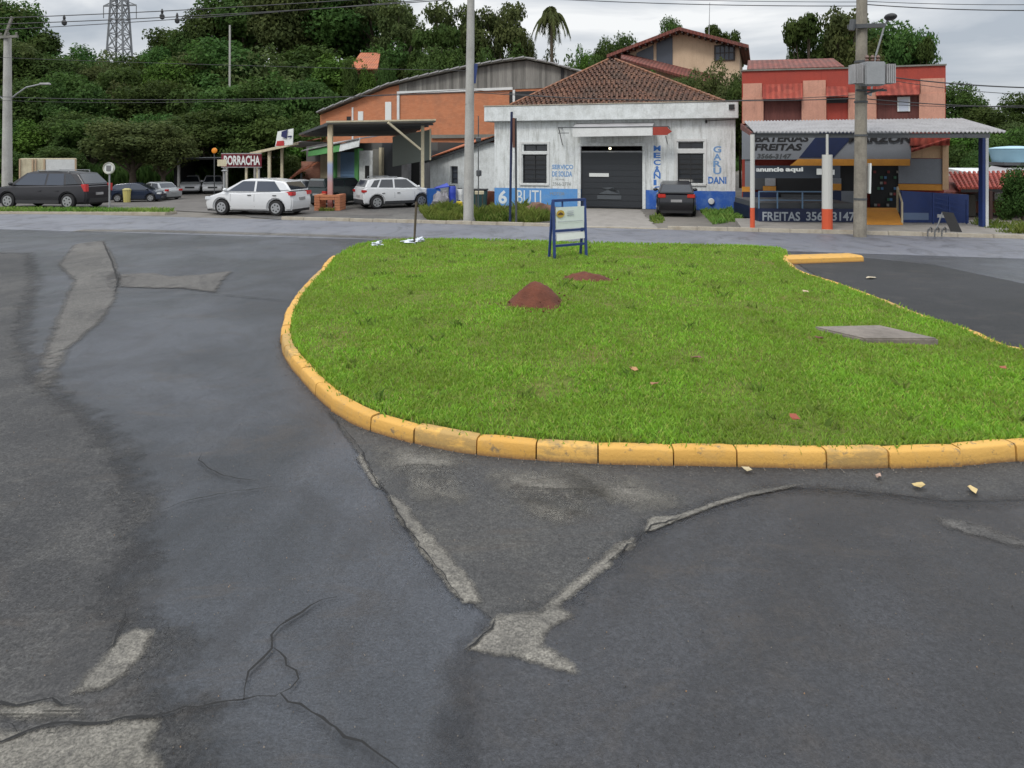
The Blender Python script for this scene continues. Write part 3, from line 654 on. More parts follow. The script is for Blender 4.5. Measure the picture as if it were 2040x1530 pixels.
# grit and crumbs lying along the foot of the kerb and the cracks
b = MB(); rr = random.Random(21)
for i in range(no):
    o_ = OUT[i]; 
    if o_.y > 9.5: continue
    dn = (OUT[i]-INN[i]).normalized()
    for _ in range(7):
        q = o_+dn*abs(rr.gauss(0,.05)); s = rr.uniform(.002,.007); a = rr.uniform(0,6.28)
        b.add([(q.x+s*math.cos(a),q.y+s*math.sin(a),.012),(q.x+s*math.cos(a+2.1),q.y+s*math.sin(a+2.1),.012),(q.x+s*math.cos(a+4.2),q.y+s*math.sin(a+4.2),.012),(q.x,q.y,.014+s)], [(0,1,3),(1,2,3),(2,0,3)])
for _ in range(2600):
    x = rr.uniform(-4.5,5); y = rr.uniform(2.6,8); s = rr.uniform(.0015,.0045); a = rr.uniform(0,6.28)
    b.add([(x+s*math.cos(a),y+s*math.sin(a),.009),(x+s*math.cos(a+2.1),y+s*math.sin(a+2.1),.009),(x+s*math.cos(a+4.2),y+s*math.sin(a+4.2),.009),(x,y,.011+s)], [(0,1,3),(1,2,3),(2,0,3)])
gm = NT('grit'); gm.col(gm.ramp(gm.island(), [(0,(.03,.025,.02)),(.5,(.12,.10,.08)),(.9,(.26,.23,.19)),(1,(.35,.2,.1))])); gm.set('Roughness', .9)
tag(b.build('gravel', gm.m), 'loose grit and crumbs scattered on the asphalt along the foot of the yellow kerb', 'gravel', kind='stuff')
# concrete slab
t = thing('concrete_slab', 'flat weathered concrete manhole slab lying in the grass near the dark asphalt bay', 'concrete slab', (0,0,0))
zt = .215
c4 = SLAB
o = MB().slab(c4[:], .13).build('slab', dirty('weathered_slab', (.22,.19,.165), (.11,.095,.08), .95, 3, .8, 18, .8), t, w=True, bevel=.02)
t.location = (0,0,0)
# ================================================================ pavements and yards
def quad_sheet(name, pts, z, mat, seed=1, jit=.05, step=.4): return poly_sheet(name, pts, z, mat, jit, step, seed=seed)
kd = Vector((1,-.25,0)).normalized(); kn = Vector((-kd.y,kd.x,0))
def farP(px, off=0.0):         # point on the avenue's far edge seen at column px
    r = (px-CX)/F; y = 24.2/(1+.25*r); q = Vector((r*y, y, 0)); return q+kn*off
def sidewalk(name, p0, p1, w, mat, h=.11):
    a, c = farP(p0), farP(p1); b = MB(); b.hexa([a+Vector((0,0,-.1)), c+Vector((0,0,-.1)), c+kn*w+Vector((0,0,-.1)), a+kn*w+Vector((0,0,-.1))], [a+Vector((0,0,h)), c+Vector((0,0,h)), c+kn*w+Vector((0,0,h)), a+kn*w+Vector((0,0,h))])
    return tag(b.build(name, mat, bevel=.015), kind='structure')
kl = []
for (p0,p1,h,off) in ((560,1150,.12,0),(1150,1330,.04,0),(1330,2700,.12,0)):
    a, c = farP(p0), farP(p1); n = max(1, int((c-a).length/.9)); b = MB()
    for i in range(n):
        ln = (c-a).length; q0, q1 = a.lerp(c, i/n+.004/ln), a.lerp(c, (i+1)/n-.004/ln); o = Vector((0,0,random.uniform(-.012,.006)))
        b.hexa([q0+Vector((0,0,-.1)), q1+Vector((0,0,-.1)), q1+kn*.14+Vector((0,0,-.1)), q0+kn*.14+Vector((0,0,-.1))], [q0+Vector((0,0,h))+o, q1+Vector((0,0,h))+o, q1+kn*.13+Vector((0,0,h))+o, q0+kn*.13+Vector((0,0,h))+o])
    tag(b.build('kerb', M['kerb_grey'], bevel=.012), kind='structure')
a, c = farP(1478,.15), farP(2700,.15)
b = MB().add([a+Vector((0,0,.105)), c+Vector((0,0,.105)), c+kn*6+Vector((0,0,.105)), a+kn*3.4+Vector((0,0,.105)), a+Vector((0,0,-.1)), a+kn*3.4+Vector((0,0,-.1))], [(0,1,2,3),(4,0,3,5)])
tag(b.build('pavement', M['concrete']), kind='structure')
quad_sheet('driveway', [farP(1165,.12), farP(1310,.12), (5.6,30.8), (3.0,31.6)], .012, M['concrete'], 3, .1)
quad_sheet('yard', [(-40,42),(-40,31.8),(-14,30.4),(-9,26.7),farP(700,.15),farP(1180,.15),(3,32),(-8,40),(-22,48)], .0, M['tan2'], 5, .3, 1)
quad_sheet('yard_asphalt', [(-40,40),(-34,33.2),(-16,31.2),(-9,27.6),(-5,28),(-8,33),(-18,43)], .006, dirty('oily_yard', (.13,.12,.11), (.06,.055,.05), .9, .7, .8, 20), 6, .4, 1)
# narrow median with grass, on the left beyond the avenue
m0, m1 = G(-600,424), G(330,428)
b = MB(); d = (m1-m0).normalized(); nn = Vector((-d.y,d.x,0)); o3 = Vector((0,0,.1)); lo = Vector((0,0,-.1))
b.hexa([m0+lo,m1+lo,m1+nn*.9+lo,m0+nn*.9+lo],[m0+o3,m1+o3,m1+nn*.9+o3,m0+nn*.9+o3]); tag(b.build('median_strip', M['kerb_grey'], bevel=.03), kind='structure')
n = 9000; t_ = rng.uniform(0,1,n); s_ = rng.uniform(.12,.86,n); kk = t_ > .35
px_ = m0.x+(m1.x-m0.x)*t_+nn.x*s_; py_ = m0.y+(m1.y-m0.y)*t_+nn.y*s_
blades('weeds', np.stack([px_,py_],1)[kk], np.full(kk.sum(),.1), rng.uniform(.05,.2,kk.sum()), .03, .6, M['weed'], 'rough grass on the narrow median strip in front of the dark parked wagon', 'weeds')
def weed_patch(polypx, n, h0, h1, label, wid=.035, z=.0):
    pl = [tuple(G(*p).xy) for p in polypx]; xs = [p[0] for p in pl]; ys = [p[1] for p in pl]
    x = rng.uniform(min(xs),max(xs),n*3); y = rng.uniform(min(ys),max(ys),n*3); m = inside(x,y,pl); x, y = x[m][:n], y[m][:n]
    k = np.array([noise.noise(Vector((a*1.3,b_*1.3,7))) for a,b_ in zip(x,y)]); s = k > -.25; x, y, k = x[s], y[s], k[s]
    return blades('weeds', np.stack([x,y],1), np.full(len(x), z), rng.uniform(h0,h1,len(x))*(.6+1.2*np.clip(k+.2,0,1)), wid, .6, M['weed'], label, 'weeds')
weed_patch([(835,420),(930,418),(925,442),(850,438)], 5000, .1, .35, 'rough grass verge between the white compact wagon and the tall pale pole')
weed_patch([(945,424),(1095,420),(1100,440),(1040,446),(948,444)], 7000, .12, .42, 'tangled weeds on the verge in front of the blue band of the white workshop')
weed_patch([(1395,422),(1465,420),(1480,440),(1420,447)], 2500, .06, .25, 'low weeds on the bare ground right of the black car')
weed_patch([(1296,432),(1312,426),(1322,432),(1326,442),(1306,446),(1292,440)], 500, .05, .16, 'sparse low weeds between the driveway and the black car')
weed_patch([(1925,448),(2045,450),(2100,478),(1990,470)], 2500, .06, .3, 'weeds beside the pavement end, right of the blue post')

# ================================================================ white workshop
W_ = Frame(985, 33.65, 1465, 30.4); L = W_.L
def wall_mat(name, hi, lo_l, lo_r, zb, uu, second=None):
    t = NT(name); x, y, z = t.sep(t.tc.outputs['Object'])
    n1 = t.noise(2.6, 6, .65); n2 = t.noise(2.2, 5, .7, t.co('Object', (3,3,.35)))
    k = t.mix(t.math('MULTIPLY', t.ramp(n1, [(.45,(0,0,0)),(.72,(1,1,1))]), .4), (*hi,1), (.36,.38,.35,1))
    k = t.mix(t.math('MULTIPLY', t.ramp(n2, [(.48,(0,0,0)),(.68,(1,1,1))]), .65), k, (.27,.275,.245,1))
    blu = t.mix(t.math('GREATER_THAN', x, uu), (*lo_l,1), (*lo_r,1))
    blu = t.mix(t.math('MULTIPLY', t.ramp(n1, [(.45,(0,0,0)),(.75,(1,1,1))]), .5), blu, (.22,.36,.52,1))
    k = t.mix(t.math('LESS_THAN', t.math('ADD', z, t.math('MULTIPLY', n1, .03)), zb), k, blu)
    k = t.mix(.25, k, t.ramp(t.noise(16, 3), [(.3,(.4,.4,.4)),(.7,(1,1,1))]), 'MULTIPLY')
    t.col(k); t.set('Roughness', .8); t.bump(n1, .15, .01); return t.m
M['workshop'] = wall_mat('workshop_wall', (.73,.76,.76), (.10,.29,.62), (.025,.11,.45), .86, 6.6)
ws = thing('workshop', 'white single-storey workshop with blue painted base, wide dark door and old hipped tile roof', 'workshop', W_.A, W_.rz)
dr = W_.rect(1157,291,1280,410); dr = (dr[0],dr[1],0,dr[3])
w1, w1v = W_.rect(1041,308,1089,365), W_.rect(1043,288,1090,301)
w2, w2v = W_.rect(1350,306,1401,365), W_.rect(1351,283,1401,296)
b = MB().wall(0, L, 0, 4.0, [dr, w1, w1v, w2, w2v], 0, .22)
b.box(0,.2,.22,9,0,4.0).box(L-.2,L,.22,9,0,4.0).box(0,L,9,9.2,0,4.0)
b.build('wall', M['workshop'], ws)
MB().box(-.42,L+.12,-.30,.20,4.003,4.72).box(-.42,-.2,.2,3,4.003,4.72).build('parapet', M['white_wall'], ws, bevel=.02)
MB().box(-.44,L+.14,-.33,.22,4.72,4.76).build('coping', M['kerb_grey'], ws)
MB().box(.22,L-.22,.24,8.9,.0,.03).build('floor', M['concrete'], ws)
MB().box(.22,L-.22,.24,8.9,3.98,4.0).build('ceiling', M['dark'], ws)
# roof
ap = W_.uz(1222,121,5.0); rz_ = ap[1]; ru = ap[0]
e0, e1, ev0, ev1 = .5, L-.35, .3, 9.8
b = MB(); z0 = 4.70
E = [(e0,ev0,z0),(e1,ev0,z0),(e1,ev1,z0),(e0,ev1,z0)]; T = [(ru-.25,4.7,rz_),(ru+.15,4.7,rz_),(ru+.15,5.4,rz_),(ru-.25,5.4,rz_)]
rf = MB().add(E+T, [(0,1,5,4),(1,2,6,5),(2,3,7,6),(3,0,4,7),(4,5,6,7)]).build('roof', M['tile_old'], ws)
rb = MB()
def caps(a, c, m, r=.085):
    a, c = Vector(a), Vector(c); n = int((c-a).length/.36)
    for i in range(n): m.tube(a.lerp(c, i/n)+Vector((0,0,.01)), a.lerp(c, (i+1.12)/n)+Vector((0,0,.03)), r, r*.8, 6)
for i in range(4): rb = MB(); caps(E[i], T[i], rb); rb.build('ridge_tiles', M['tile_ridge'], rf)
tr = MB(); nrow = 26                                            # raised tile courses on the front slope
for i in range(nrow):
    t0 = i/nrow; A_ = Vector(E[0]).lerp(Vector(T[0]), t0); B_ = Vector(E[1]).lerp(Vector(T[1]), t0); m = max(2, int((B_-A_).length/.24)); up = (Vector(T[0])-Vector(E[0])); stepv = Vector((0,4.4,rz_-z0)).normalized()*.26
    for j in range(m):
        q = A_.lerp(B_, (j+.5)/m)+Vector((random.uniform(-.01,.01),0,random.uniform(0,.02))); tr.tube(q+Vector((0,0,.02)), q+stepv+Vector((0,0,.0)), .07, .05, 5, False)
tr.build('tile_courses', M['tile_old'], rf)
def window(fr, r, parent, rows=4, cols=2, fm='grey', gm='glass', v=.10, name='window'):
    u0,u1,z0,z1 = r; b = MB(); w = .05
    b.box(u0,u0+w,v,v+.05,z0,z1).box(u1-w,u1,v,v+.05,z0,z1).box(u0+w,u1-w,v,v+.05,z0,z0+w).box(u0+w,u1-w,v,v+.05,z1-w,z1)
    for i in range(1,rows): z = z0+(z1-z0)*i/rows; b.box(u0+w,u1-w,v+.003,v+.04,z-.012,z+.012)
    for i in range(1,cols): u = u0+(u1-u0)*i/cols; b.box(u-.012,u+.012,v+.001,v+.045,z0+w,z1-w)
    o = b.build(name, M[fm], parent); MB().box(u0+.01,u1-.01,v+.055,v+.07,z0+.01,z1-.01).build('pane', M[gm], o); return o
for r, k in ((w1,6),(w2,6)): window(W_, r, ws, k, 2, 'plastic')
for r in (w1v,w2v): window(W_, r, ws, 1, 2, 'plastic')
for r in (w1,w2): MB().box(r[0]-.12,r[1]+.12,-.06,.0-.002,r[2]-.10,r[2]-.02).build('sill', M['white_clean'], ws)
for wv, w in ((w1v,w1),(w2v,w2)):
    MB().box(w[0]-.14,w[0]-.04,-.035,-.002,w[2]-.02,wv[3]+.14).box(w[1]+.04,w[1]+.14,-.035,-.002,w[2]-.02,wv[3]+.14).box(w[0]-.04,w[1]+.04,-.035,-.002,wv[3]+.04,wv[3]+.14).box(w[0]-.04,w[1]+.04,-.035,-.002,w[3]+.02,wv[2]-.02).build('window_surround', M['white_clean'], ws)
b = MB(); u0,u1,z0,z1 = dr; b.box(u0-.14,u0,-.05,-.002,0,z1+.14).box(u1,u1+.14,-.05,-.002,0,z1+.14).box(u0,u1,-.05,-.002,z1,z1+.14); b.build('door_surround', M['white_wall'], ws)
dd = MB().box(u0+.01,u1-.01,.10,.16,.01,z1-.30)
for i in range(9): dd.box(u0+.01,u1-.01,.085,.0995,.05+i*.28,.07+i*.28)
dd = dd.build('door', M['door'], ws)
MB().box(u0+.01,u1-.01,.06,.12,z1-.29,z1-.22).build('door_header', M['grey'], ws)
s = W_.rect(1174,345,1213,352,.08); MB().box(s[0],s[1],.055,.083,s[2],s[3]).build('sign_plate', M['white'], dd)
s = W_.rect(1190,374,1238,397,.08)
MB().prism([(s[0],s[2]),(s[1],s[2]),(s[1],s[2]+.18),(s[0],s[2]+.18)],.066,.083).prism([(s[0]+.05,s[2]+.24),(s[1]-.05,s[2]+.24),(s[1]-.12,s[2]+.40),(s[0]+.18,s[2]+.52),(s[1]-.35,s[2]+.56)],.070,.083).build('faded_emblem', flat('faded_grey_print', (.075,.085,.095), .6), dd)
s = W_.uz(1215,296,.0); lb = MB().lathe([(.0,-.05),(.05,-.03),(.07,0),(.05,.04),(.02,.06)], (s[0],.03,s[1]), 'Z', 10).build('lamp', flat('lit_bulb', (1,.88,.6), .5, 0, 2.5), ws)
# little fittings on the wall
b = MB(); s = W_.rect(1452,208,1463,218,-.3); b.box(s[0],s[1],-.36,-.302,s[2],s[3]); b.build('speaker_box', M['plastic'], ws)
b = MB(); s = W_.uz(1407,240); b.lathe([(.03,-.1),(.05,0),(.03,.05)], (s[0],-.06,s[1]-.02)); b.tube((s[0],-.02,s[1]-.02),(L,-.02,s[1]+.03),.012,n=5); b.build('wall_cable', M['plastic'], ws)
b = MB()                                   # lettering, squeezed to the painted sizes
M['ltr'] = flat('blue_letter_paint', (.045,.17,.50), .7); M['ltr2'] = flat('pale_blue_letter_paint', (.17,.32,.56), .7); M['ltr3'] = flat('grey_letter_paint', (.27,.29,.28), .7); M['ltrw'] = flat('white_letter_paint', (.66,.72,.74), .7)
def ftext(s, x0, y0, x1, y1, mat, parent=ws, fr=W_, v=-.004, bold=.03, nm='lettering', slant=0.0):
    u0,u1,z0,z1 = fr.rect(x0,y0,x1,y1,v); return text(nm, s, mat, parent, u0, z0, v, u1-u0, z1-z0, bold=bold, slant=slant)
for ch, y in zip('MECÂNIC', (290,304,318,331,345,358,371)): ftext(ch, 1302, y, 1316 if ch != 'I' else 1308, y+(14 if ch=='Â' else 11), M['ltr'])
for ch, y in zip('GARU', (291,306,320,334)): ftext(ch, 1421, y, 1437, y+13, M['ltr2'])
ftext("DANI", 1411, 352, 1447, 366, M['ltr'])
ftext('SERVIÇO', 1100, 328, 1142, 339, M['ltr2']); ftext('DE SOLDA', 1100, 341, 1140, 352, M['ltr2'])
ftext('FONE', 1107, 356, 1124, 359, M['ltr3'], bold=.0); ftext('3566-2774', 1101, 363, 1137, 370, M['ltr3'], bold=.0)
s = W_.rect(1120,380,1120,380)
ftext('6', 993, 379, 1010, 406, M['ltrw']); ftext('BUTI', 1030, 379, 1078, 406, M['ltrw'], bold=0.0); ftext('MOTOR', 1096, 383, 1125, 389, M['ltr3'], bold=0)
# awning frame with sheet and a red box sign
a0, a1, az0, az1 = W_.rect(1112,253,1331,272,-.8)
b = MB(); aw = thing('awning', 'shallow metal awning frame with white sheet above the dark workshop door', 'awning', W_.A, W_.rz)
b.bar((a0,-.8,az1),(a1,-.8,az1),.04,.04).bar((a0,-.8,az1),(a0,-.002,az1),.04,.04).bar((a0+.02,-.78,az1-.02),(a0+.02,-.02,az0-.35),.03,.03).bar((a0,-.8,az1-.25),(a0+.5,-.8,az1-.25),.03,.03).bar((a1,-.8,az1),(a1,-.002,az1-.05),.04,.04).bar((a1-.1,-.78,az0),(a1-.1,-.02,az0-.3),.03,.03)
b.build('frame', M['dgrey'], aw)
u0 = W_.u(1141,-.8); u1 = W_.u(1300,-.8)
MB().slab([(u0,-.83,az0),(u1,-.83,az0+.03),(u1,-.80,az1),(u0,-.80,az1)],.03).build('sheet', M['white_clean'], aw)
MB().slab([(u0,-.80,az1+.01),(u1,-.80,az1+.01),(u1,-.01,az1+.22),(u0,-.01,az1+.22)],.02).build('roof_sheet', M['corr'], aw)
MB().box(u1+.02,a1-.02,-.86,-.70,az0+.05,az1-.02).prism([(a1-.02,az0+.08),(a1+.16,az0+.2),(a1-.02,az1-.06)],-.85,-.72).build('red_sheet', M['red_wall'], aw)

# ================================================================ low white annex left of the workshop
AX = Frame(857, 37.0, 986, 34.2); l = AX.L
an = thing('annex', 'low white lean-to building with dark eaves and orange tile roof between canopy and workshop', 'building', AX.A, AX.rz)
ztl, ztr = AX.z(858,322), AX.z(984,284)
wa = AX.rect(897,331,912,366)
b = MB().wall(0, l, 0, ztl-.02, [wa], 0, .15)
b.prism([(0,ztl-.02),(l,ztl-.02),(l,ztr),(l*.85,ztr),(0,ztl+.0)],0,.15).box(0,.15,.15,6,0,ztl-.02).build('wall', M['white_wall'], an)
window(AX, wa, an, 3, 1, 'dgrey', 'glass2')
MB().slab([(-.2,-.25,ztl+.02),(l+.1,-.25,ztr+.22),(l+.1,-.02,ztr+.30),(-.2,-.02,ztl+.10)],.12).build('fascia', M['dgrey'], an)
zr = AX.z(880,277,4)
MB().slab([(-.2,-.28,ztl+.13),(l+.1,-.28,ztr+.33),(l+.1,4,zr+.35),(-.2,4,zr)],.05).build('roof', M['tile_orange'], an)
# concrete gutter line below the brick wall
# ================================================================ brick warehouse behind
WH = Frame(638, 49.0, 1165, 42.0); l = WH.L
wh = thing('warehouse', 'large orange brick warehouse with weathered plank gable and low dark roof, behind the white workshop', 'warehouse', WH.A, WH.rz)
roof_px = [(638,226),(700,201),(775,171),(850,153),(930,136),(1000,124),(1050,118),(1100,128),(1162,146)]
tops = [WH.uz(*p) for p in roof_px]
def ztop(u):
    for (a,za),(c,zc) in zip(tops, tops[1:]):
        if a <= u <= c: return za+(zc-za)*(u-a)/(c-a)
    return tops[-1][1] if u > tops[-1][0] else tops[0][1]
uc = WH.u(795); zb = WH.z(900,182); ur = WH.u(1022)
MB().prism([(0,0),(uc,0),(uc,ztop(uc)-.1)]+[(u,z-.1) for u,z in tops[::-1] if u < uc and u > .01]+[(0,tops[0][1]-.1)],.0,.2).box(uc+.002,l,.03,.2,0,zb).box(0,.2,.2,14,0,tops[0][1]-.15).box(l-.2,l,.2,14,0,ztop(l)-.2).build('brick_wall', M['brick'], wh)
MB().prism([(uc+.01,zb+.002),(l,zb+.002),(l,ztop(l)-.08)]+[(u,z-.08) for u,z in tops[::-1] if uc+.01 < u < l-.1]+[(uc+.01,ztop(uc)-.08)],-.02,.15).build('plank_gable', M['planks'], wh)
b = MB()
for (a,za),(c,zc) in zip(tops, tops[1:]): b.hexa([(a,-.4,za-.02),(c,-.4,zc-.02),(c,14,zc-.02),(a,14,za-.02)], [(a,-.4,za+.05),(c,-.4,zc+.05),(c,14,zc+.05),(a,14,za+.05)])
rf = b.build('roof', M['corr_dark'], wh)
b = MB(); N = 26
for i in range(N):
    u = l*i/N; u2 = l*(i+.9)/N; z, z2 = ztop(u)+.07, ztop(u2)+.10; b.hexa([(u,-.46,z-.03),(u2,-.46,z2-.03),(u2,-.36,z2-.03),(u,-.36,z-.03)], [(u,-.46,z+.03),(u2,-.46,z2+.06),(u2,-.36,z2+.06),(u,-.36,z+.03)])
b.build('verge_sheets', M['corr'], rf)
wt_ = MB(); wt_.box(uc-.12,uc+.06,-.08,-.022,0,zb+.12).box(uc+.061,WH.u(1022),-.08,-.022,zb-.04,zb+.12).box(ur,ur+.15,-.06,.028,0,zb-.05); u_ = WH.u(703); wt_.box(u_-.06,u_+.06,-.05,-.002,0,WH.z(703,214)); wt_.build('white_trim', M['white_clean'], wh)
for r in ((768,203,780,244),(714,222,724,244)): s = WH.rect(*r); MB().box(s[0],s[1],-.05,-.002,s[2],s[3]).build('white_panel', M['white'], wh)
s = WH.rect(691,232,699,240); MB().box(s[0],s[1],-.03,-.002,s[2],s[3]).build('vent_shade', M['dark'], wh)  # near-black slab paints the vent's inner shade, no hole is cut
for r in ((1015,182,1060,208),): s = WH.rect(*r); MB().box(s[0],s[1]+1,-.03,.02,s[2],s[3]).build('opening_shade', M['dark'], wh)  # shade of the gap put on the wall as a near-black slab
s = WH.rect(1118,132,1124,168); MB().box(s[0],s[1],-.07,-.022,s[2],s[3]).build('drain_pipe', M['dark'], wh)
s = WH.rect(860,268,1000,275); MB().box(s[0],s[1],-.12,-.002,s[2],s[3]).build('concrete_ledge', M['corr_dark'], wh)

# ================================================================ row of small shops under the canopy
SH = Frame(600, 44.5, 862, 38.2); l = SH.L
sh = thing('shop_row', 'row of low green, blue and grey shop fronts shaded by the sheet canopy', 'shops', SH.A, SH.rz)
def panel(fr, parent, r, v0, v1, mat, name, z0=None):
    s = fr.rect(*r, v0) ; z = s[2] if z0 is None else z0; return MB().box(s[0],s[1],v0,v1,z,s[3]).build(name, mat if not isinstance(mat,str) else M[mat], parent)
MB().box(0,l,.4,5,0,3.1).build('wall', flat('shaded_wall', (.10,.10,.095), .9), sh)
panel(SH, sh, (600,322,638,392), 0,.39,'brickpink','brick_bay',0)
panel(SH, sh, (638,300,655,392), 0,.38,'cream','cream_pier',0)
panel(SH, sh, (655,290,668,392), -.05,.38,'green_paint','green_pier',0)
panel(SH, sh, (668,300,678,392), .1,.38,'grey','side_panel',0)
d_ = panel(SH, sh, (678,303,706,392), .12,.38,'skyblue','shop_door',0)
b = MB(); s = SH.rect(678,303,706,392,.12)
for i in range(12): b.box(s[0]+.03,s[1]-.03,.09,.118,.1+i*.2,.12+i*.2)
b.build('door_slats', M['skyblue'], d_)
panel(SH, sh, (706,296,713,392), -.05,.38,'green_paint','green_pier',0)
panel(SH, sh, (713,300,742,392), .05,.38,'white_wall','white_bay',0)
panel(SH, sh, (727,330,735,362), .02,.049,'dark','bay_shade')  # small near-black panel, shade painted in for a hole
panel(SH, sh, (742,297,755,392), .1,.38,'corr_dark','grey_bay',0)
panel(SH, sh, (755,294,760,392), .0,.38,'cream','cream_pier',0)
panel(SH, sh, (761,285,800,392), .2,.38,'door','shade_panel',0)  # dark panel painted in for the shaded black opening
panel(SH, sh, (800,318,812,392), .0,.38,'corr','pale_pier',0)
panel(SH, sh, (812,318,836,392), .3,.38,'dark','doorway_shade',0)  # near-black panel stands for the unlit depth behind the door frame
panel(SH, sh, (836,318,858,392), .0,.38,'corr','pale_pier',0)
panel(SH, sh, (858,300,862,392), -.1,.38,'dgrey','corner_post',0)
s = SH.rect(618,295,680,312,-.7)
MB().slab([(s[0],-.9,s[2]),(s[1],-.9,SH.z(680,302,-.9)),(s[1],-.8,SH.z(680,287,-.9)),(s[0],-.8,s[3])],.06).build('green_fascia', M['green_paint'], sh)
MB().slab([(s[1]+.02,-.9,SH.z(680,302,-.9)),(SH.u(714,-.9),-.9,SH.z(714,292,-.9)),(SH.u(714,-.9),-.8,SH.z(714,274,-.9)),(s[1]+.02,-.8,SH.z(680,287,-.9))],.06).build('white_fascia', M['white_wall'], sh)
MB().slab([(SH.u(600,-.9),-.92,SH.z(600,300,-.9)),(SH.u(714,-.9),-.92,SH.z(714,275,-.9)),(SH.u(714),2.5,SH.z(714,268,.0)+.1),(SH.u(600),2.5,SH.z(600,286)+.1)],.06).build('roof', M['corr'], sh)
tp = thing('tiled_porch', 'small sloping orange tile porch roof behind the rear of the white hatchback', 'porch', P(600,352,41.5).xyz*Vector((1,1,0)), 0)
b = MB().slab([P(570,360,40), P(597,342,40), P(633,322,42), P(600,334,44)],.08).build('roof', M['tile_orange'], tp, w=True)
MB().tube(P(572,360,40.2),P(572,360,40.2)*Vector((1,1,0)),.06).tube(P(600,345,40.2),P(600,345,40.2)*Vector((1,1,0)),.06).build('post', M['dgrey'], tp, w=True)

# ================================================================ big sheet canopy on cream posts
cn = thing('canopy', 'large flat sheet-metal canopy on thin cream posts in front of the shops', 'canopy', G(658,418), 0)
fl, fr_, br_, bl_ = P(650,244,30.5), P(868,240,32.5), P(800,272,41), P(598,274,39)
ml = P(596,266,36)
b = MB().slab([fl, fr_, P(812,268,40), P(600,270,39)],.07)
b.build('roof_sheet', M['corr_dark'], cn, w=True)
b = MB().bar(fl+Vector((0,0,.03)), fr_+Vector((0,0,.03)), .07,.07); b.build('front_beam', M['cream'], cn, w=True)
b = MB().bar(fl-Vector((0,0,.1)), P(597,268,39), .1,.12)
for i in range(7):
    q = fl.lerp(P(597,266,39), (i+.5)/7); q2 = fr_.lerp(P(812,264,40), (i+.5)/7); b.bar(q-Vector((0,0,.14)), q2-Vector((0,0,.14)), .06,.08)
b.build('purlins', M['dgrey'], cn, w=True)
pm = NT('post_paint'); z = pm.sep(pm.pos())[2]
pm.col(pm.ramp(pm.math('DIVIDE', z, 4.0), [(0,(.42,.15,.13)),(.30,(.45,.28,.26)),(.42,(.30,.34,.46)),(.50,(.30,.36,.48)),(.55,(.56,.47,.30)),(1,(.60,.50,.34))])); pm.set('Roughness', .7)
p1 = G(658,418); MB().box(p1.x-.10,p1.x+.10,p1.y-.10,p1.y+.10,0,fl.z).build('post', pm.m, cn, w=True)
p2 = G(842,411); MB().box(p2.x-.07,p2.x+.07,p2.y-.07,p2.y+.07,0,fr_.z-.05).build('post', M['cream'], cn, w=True)
MB().bar(P(773,244,31.5), P(838,298,32.5), .09,.09).build('strut', M['cream'], cn, w=True)
sb = thing('sign_board', 'blank grey-green board hung under the right end of the canopy', 'sign board', P(815,330,34), 0)
MB().slab([P(782,332,36.5), P(857,318,33.2), P(857,258,33.2), P(782,272,36.5)],.06).build('board', flat('grey_green_board', (.24,.27,.24), .7), sb, w=True)
MB().bar(P(857,319,33.15), P(857,256,33.15), .05,.05).build('frame', M['cream'], sb, w=True)
# brick planter at the foot of the post
bp = thing('brick_planter', 'square planter of loose orange bricks around the foot of the painted canopy post', 'planter', (p1.x,p1.y,0), 0)
s_ = .44
for i in range(4):
    pass
b = MB()
for r in range(6):
    for sx in (-1,1):
        b.box(sx*s_-.12,sx*s_+.12,-s_-.1,s_+.1,r*.115+.002,r*.115+.11)
    if r > 3 or r < 1: b.box(-s_+.125,s_-.125,-s_-.08,-s_+.12,r*.115+.002,r*.115+.11)
b.build('bricks', M['brick'], bp, bevel=.01)
tag(blades('weeds', np.stack([rng.uniform(p1.x-.3,p1.x+.3,200), rng.uniform(p1.y-.75,p1.y-.5,200)],1), np.zeros(200), rng.uniform(.05,.2,200), .03,.5, M['weed'], 'tuft of weeds in front of the orange brick planter', 'weeds'))

# ================================================================ second, lower pergola with the red letter sign
pg = thing('pergola', 'old pergola of pale posts carrying a thin tiled and sheeted roof, left of the canopy', 'pergola', G(540,400), 0)
b = MB().slab([P(500,305,40), P(590,284,37.5), P(640,274,40), P(530,300,46)],.06).build('roof', M['tile_orange'], pg, w=True)
MB().bar(P(500,306,39.9), P(592,286,37.4), .14,.14).build('beam', M['cream'], pg, w=True)
MB().slab([P(560,290,38.3), P(600,281,37.6), P(652,283,39), P(600,293,41)],.04).build('sheet', M['corr'], pg, w=True)
for px, yt, w in ((491,318,.06),(514,306,.07),(537,301,.08),(562,295,.07)):
    q = P(px,yt,39.2); MB().box(q.x-w,q.x+w,q.y-w,q.y+w,0,q.z).build('post', M['cream'], pg, w=True)
rs = thing('letter_sign', 'dark red sign board with white block letters on two posts, left of the pergola', 'sign', P(480,331,39.0)*Vector((1,1,0)), 0)
MB().slab([P(441,332,39.1), P(521,332,39.1), P(521,307,39.1), P(441,307,39.1)],.05).build('board', flat('dark_red_board', (.20,.016,.03), .6), rs, w=True)
MB().bar(P(441,333,39), P(521,333,39), .05,.05).bar(P(441,306,39), P(521,306,39), .05,.05).bar(P(446,333,39.1), P(446,333,39.1)*Vector((1,1,0)), .08,.08).bar(P(516,333,39.1), P(516,333,39.1)*Vector((1,1,0)), .08,.08).build('frame', M['corr'], rs, w=True)
q0, q1 = P(446,329,38.9), P(518,310,38.9)
text('lettering', 'BORRACHA', M['white'], rs, q0.x-rs.location.x, q0.z, 38.9-rs.location.y, q1.x-q0.x, q1.z-q0.z, bold=.03)
bn = thing('banner', 'tilted white advertising banner with blue and red marks fixed on the pergola roof', 'banner', P(565,290,37), 0)
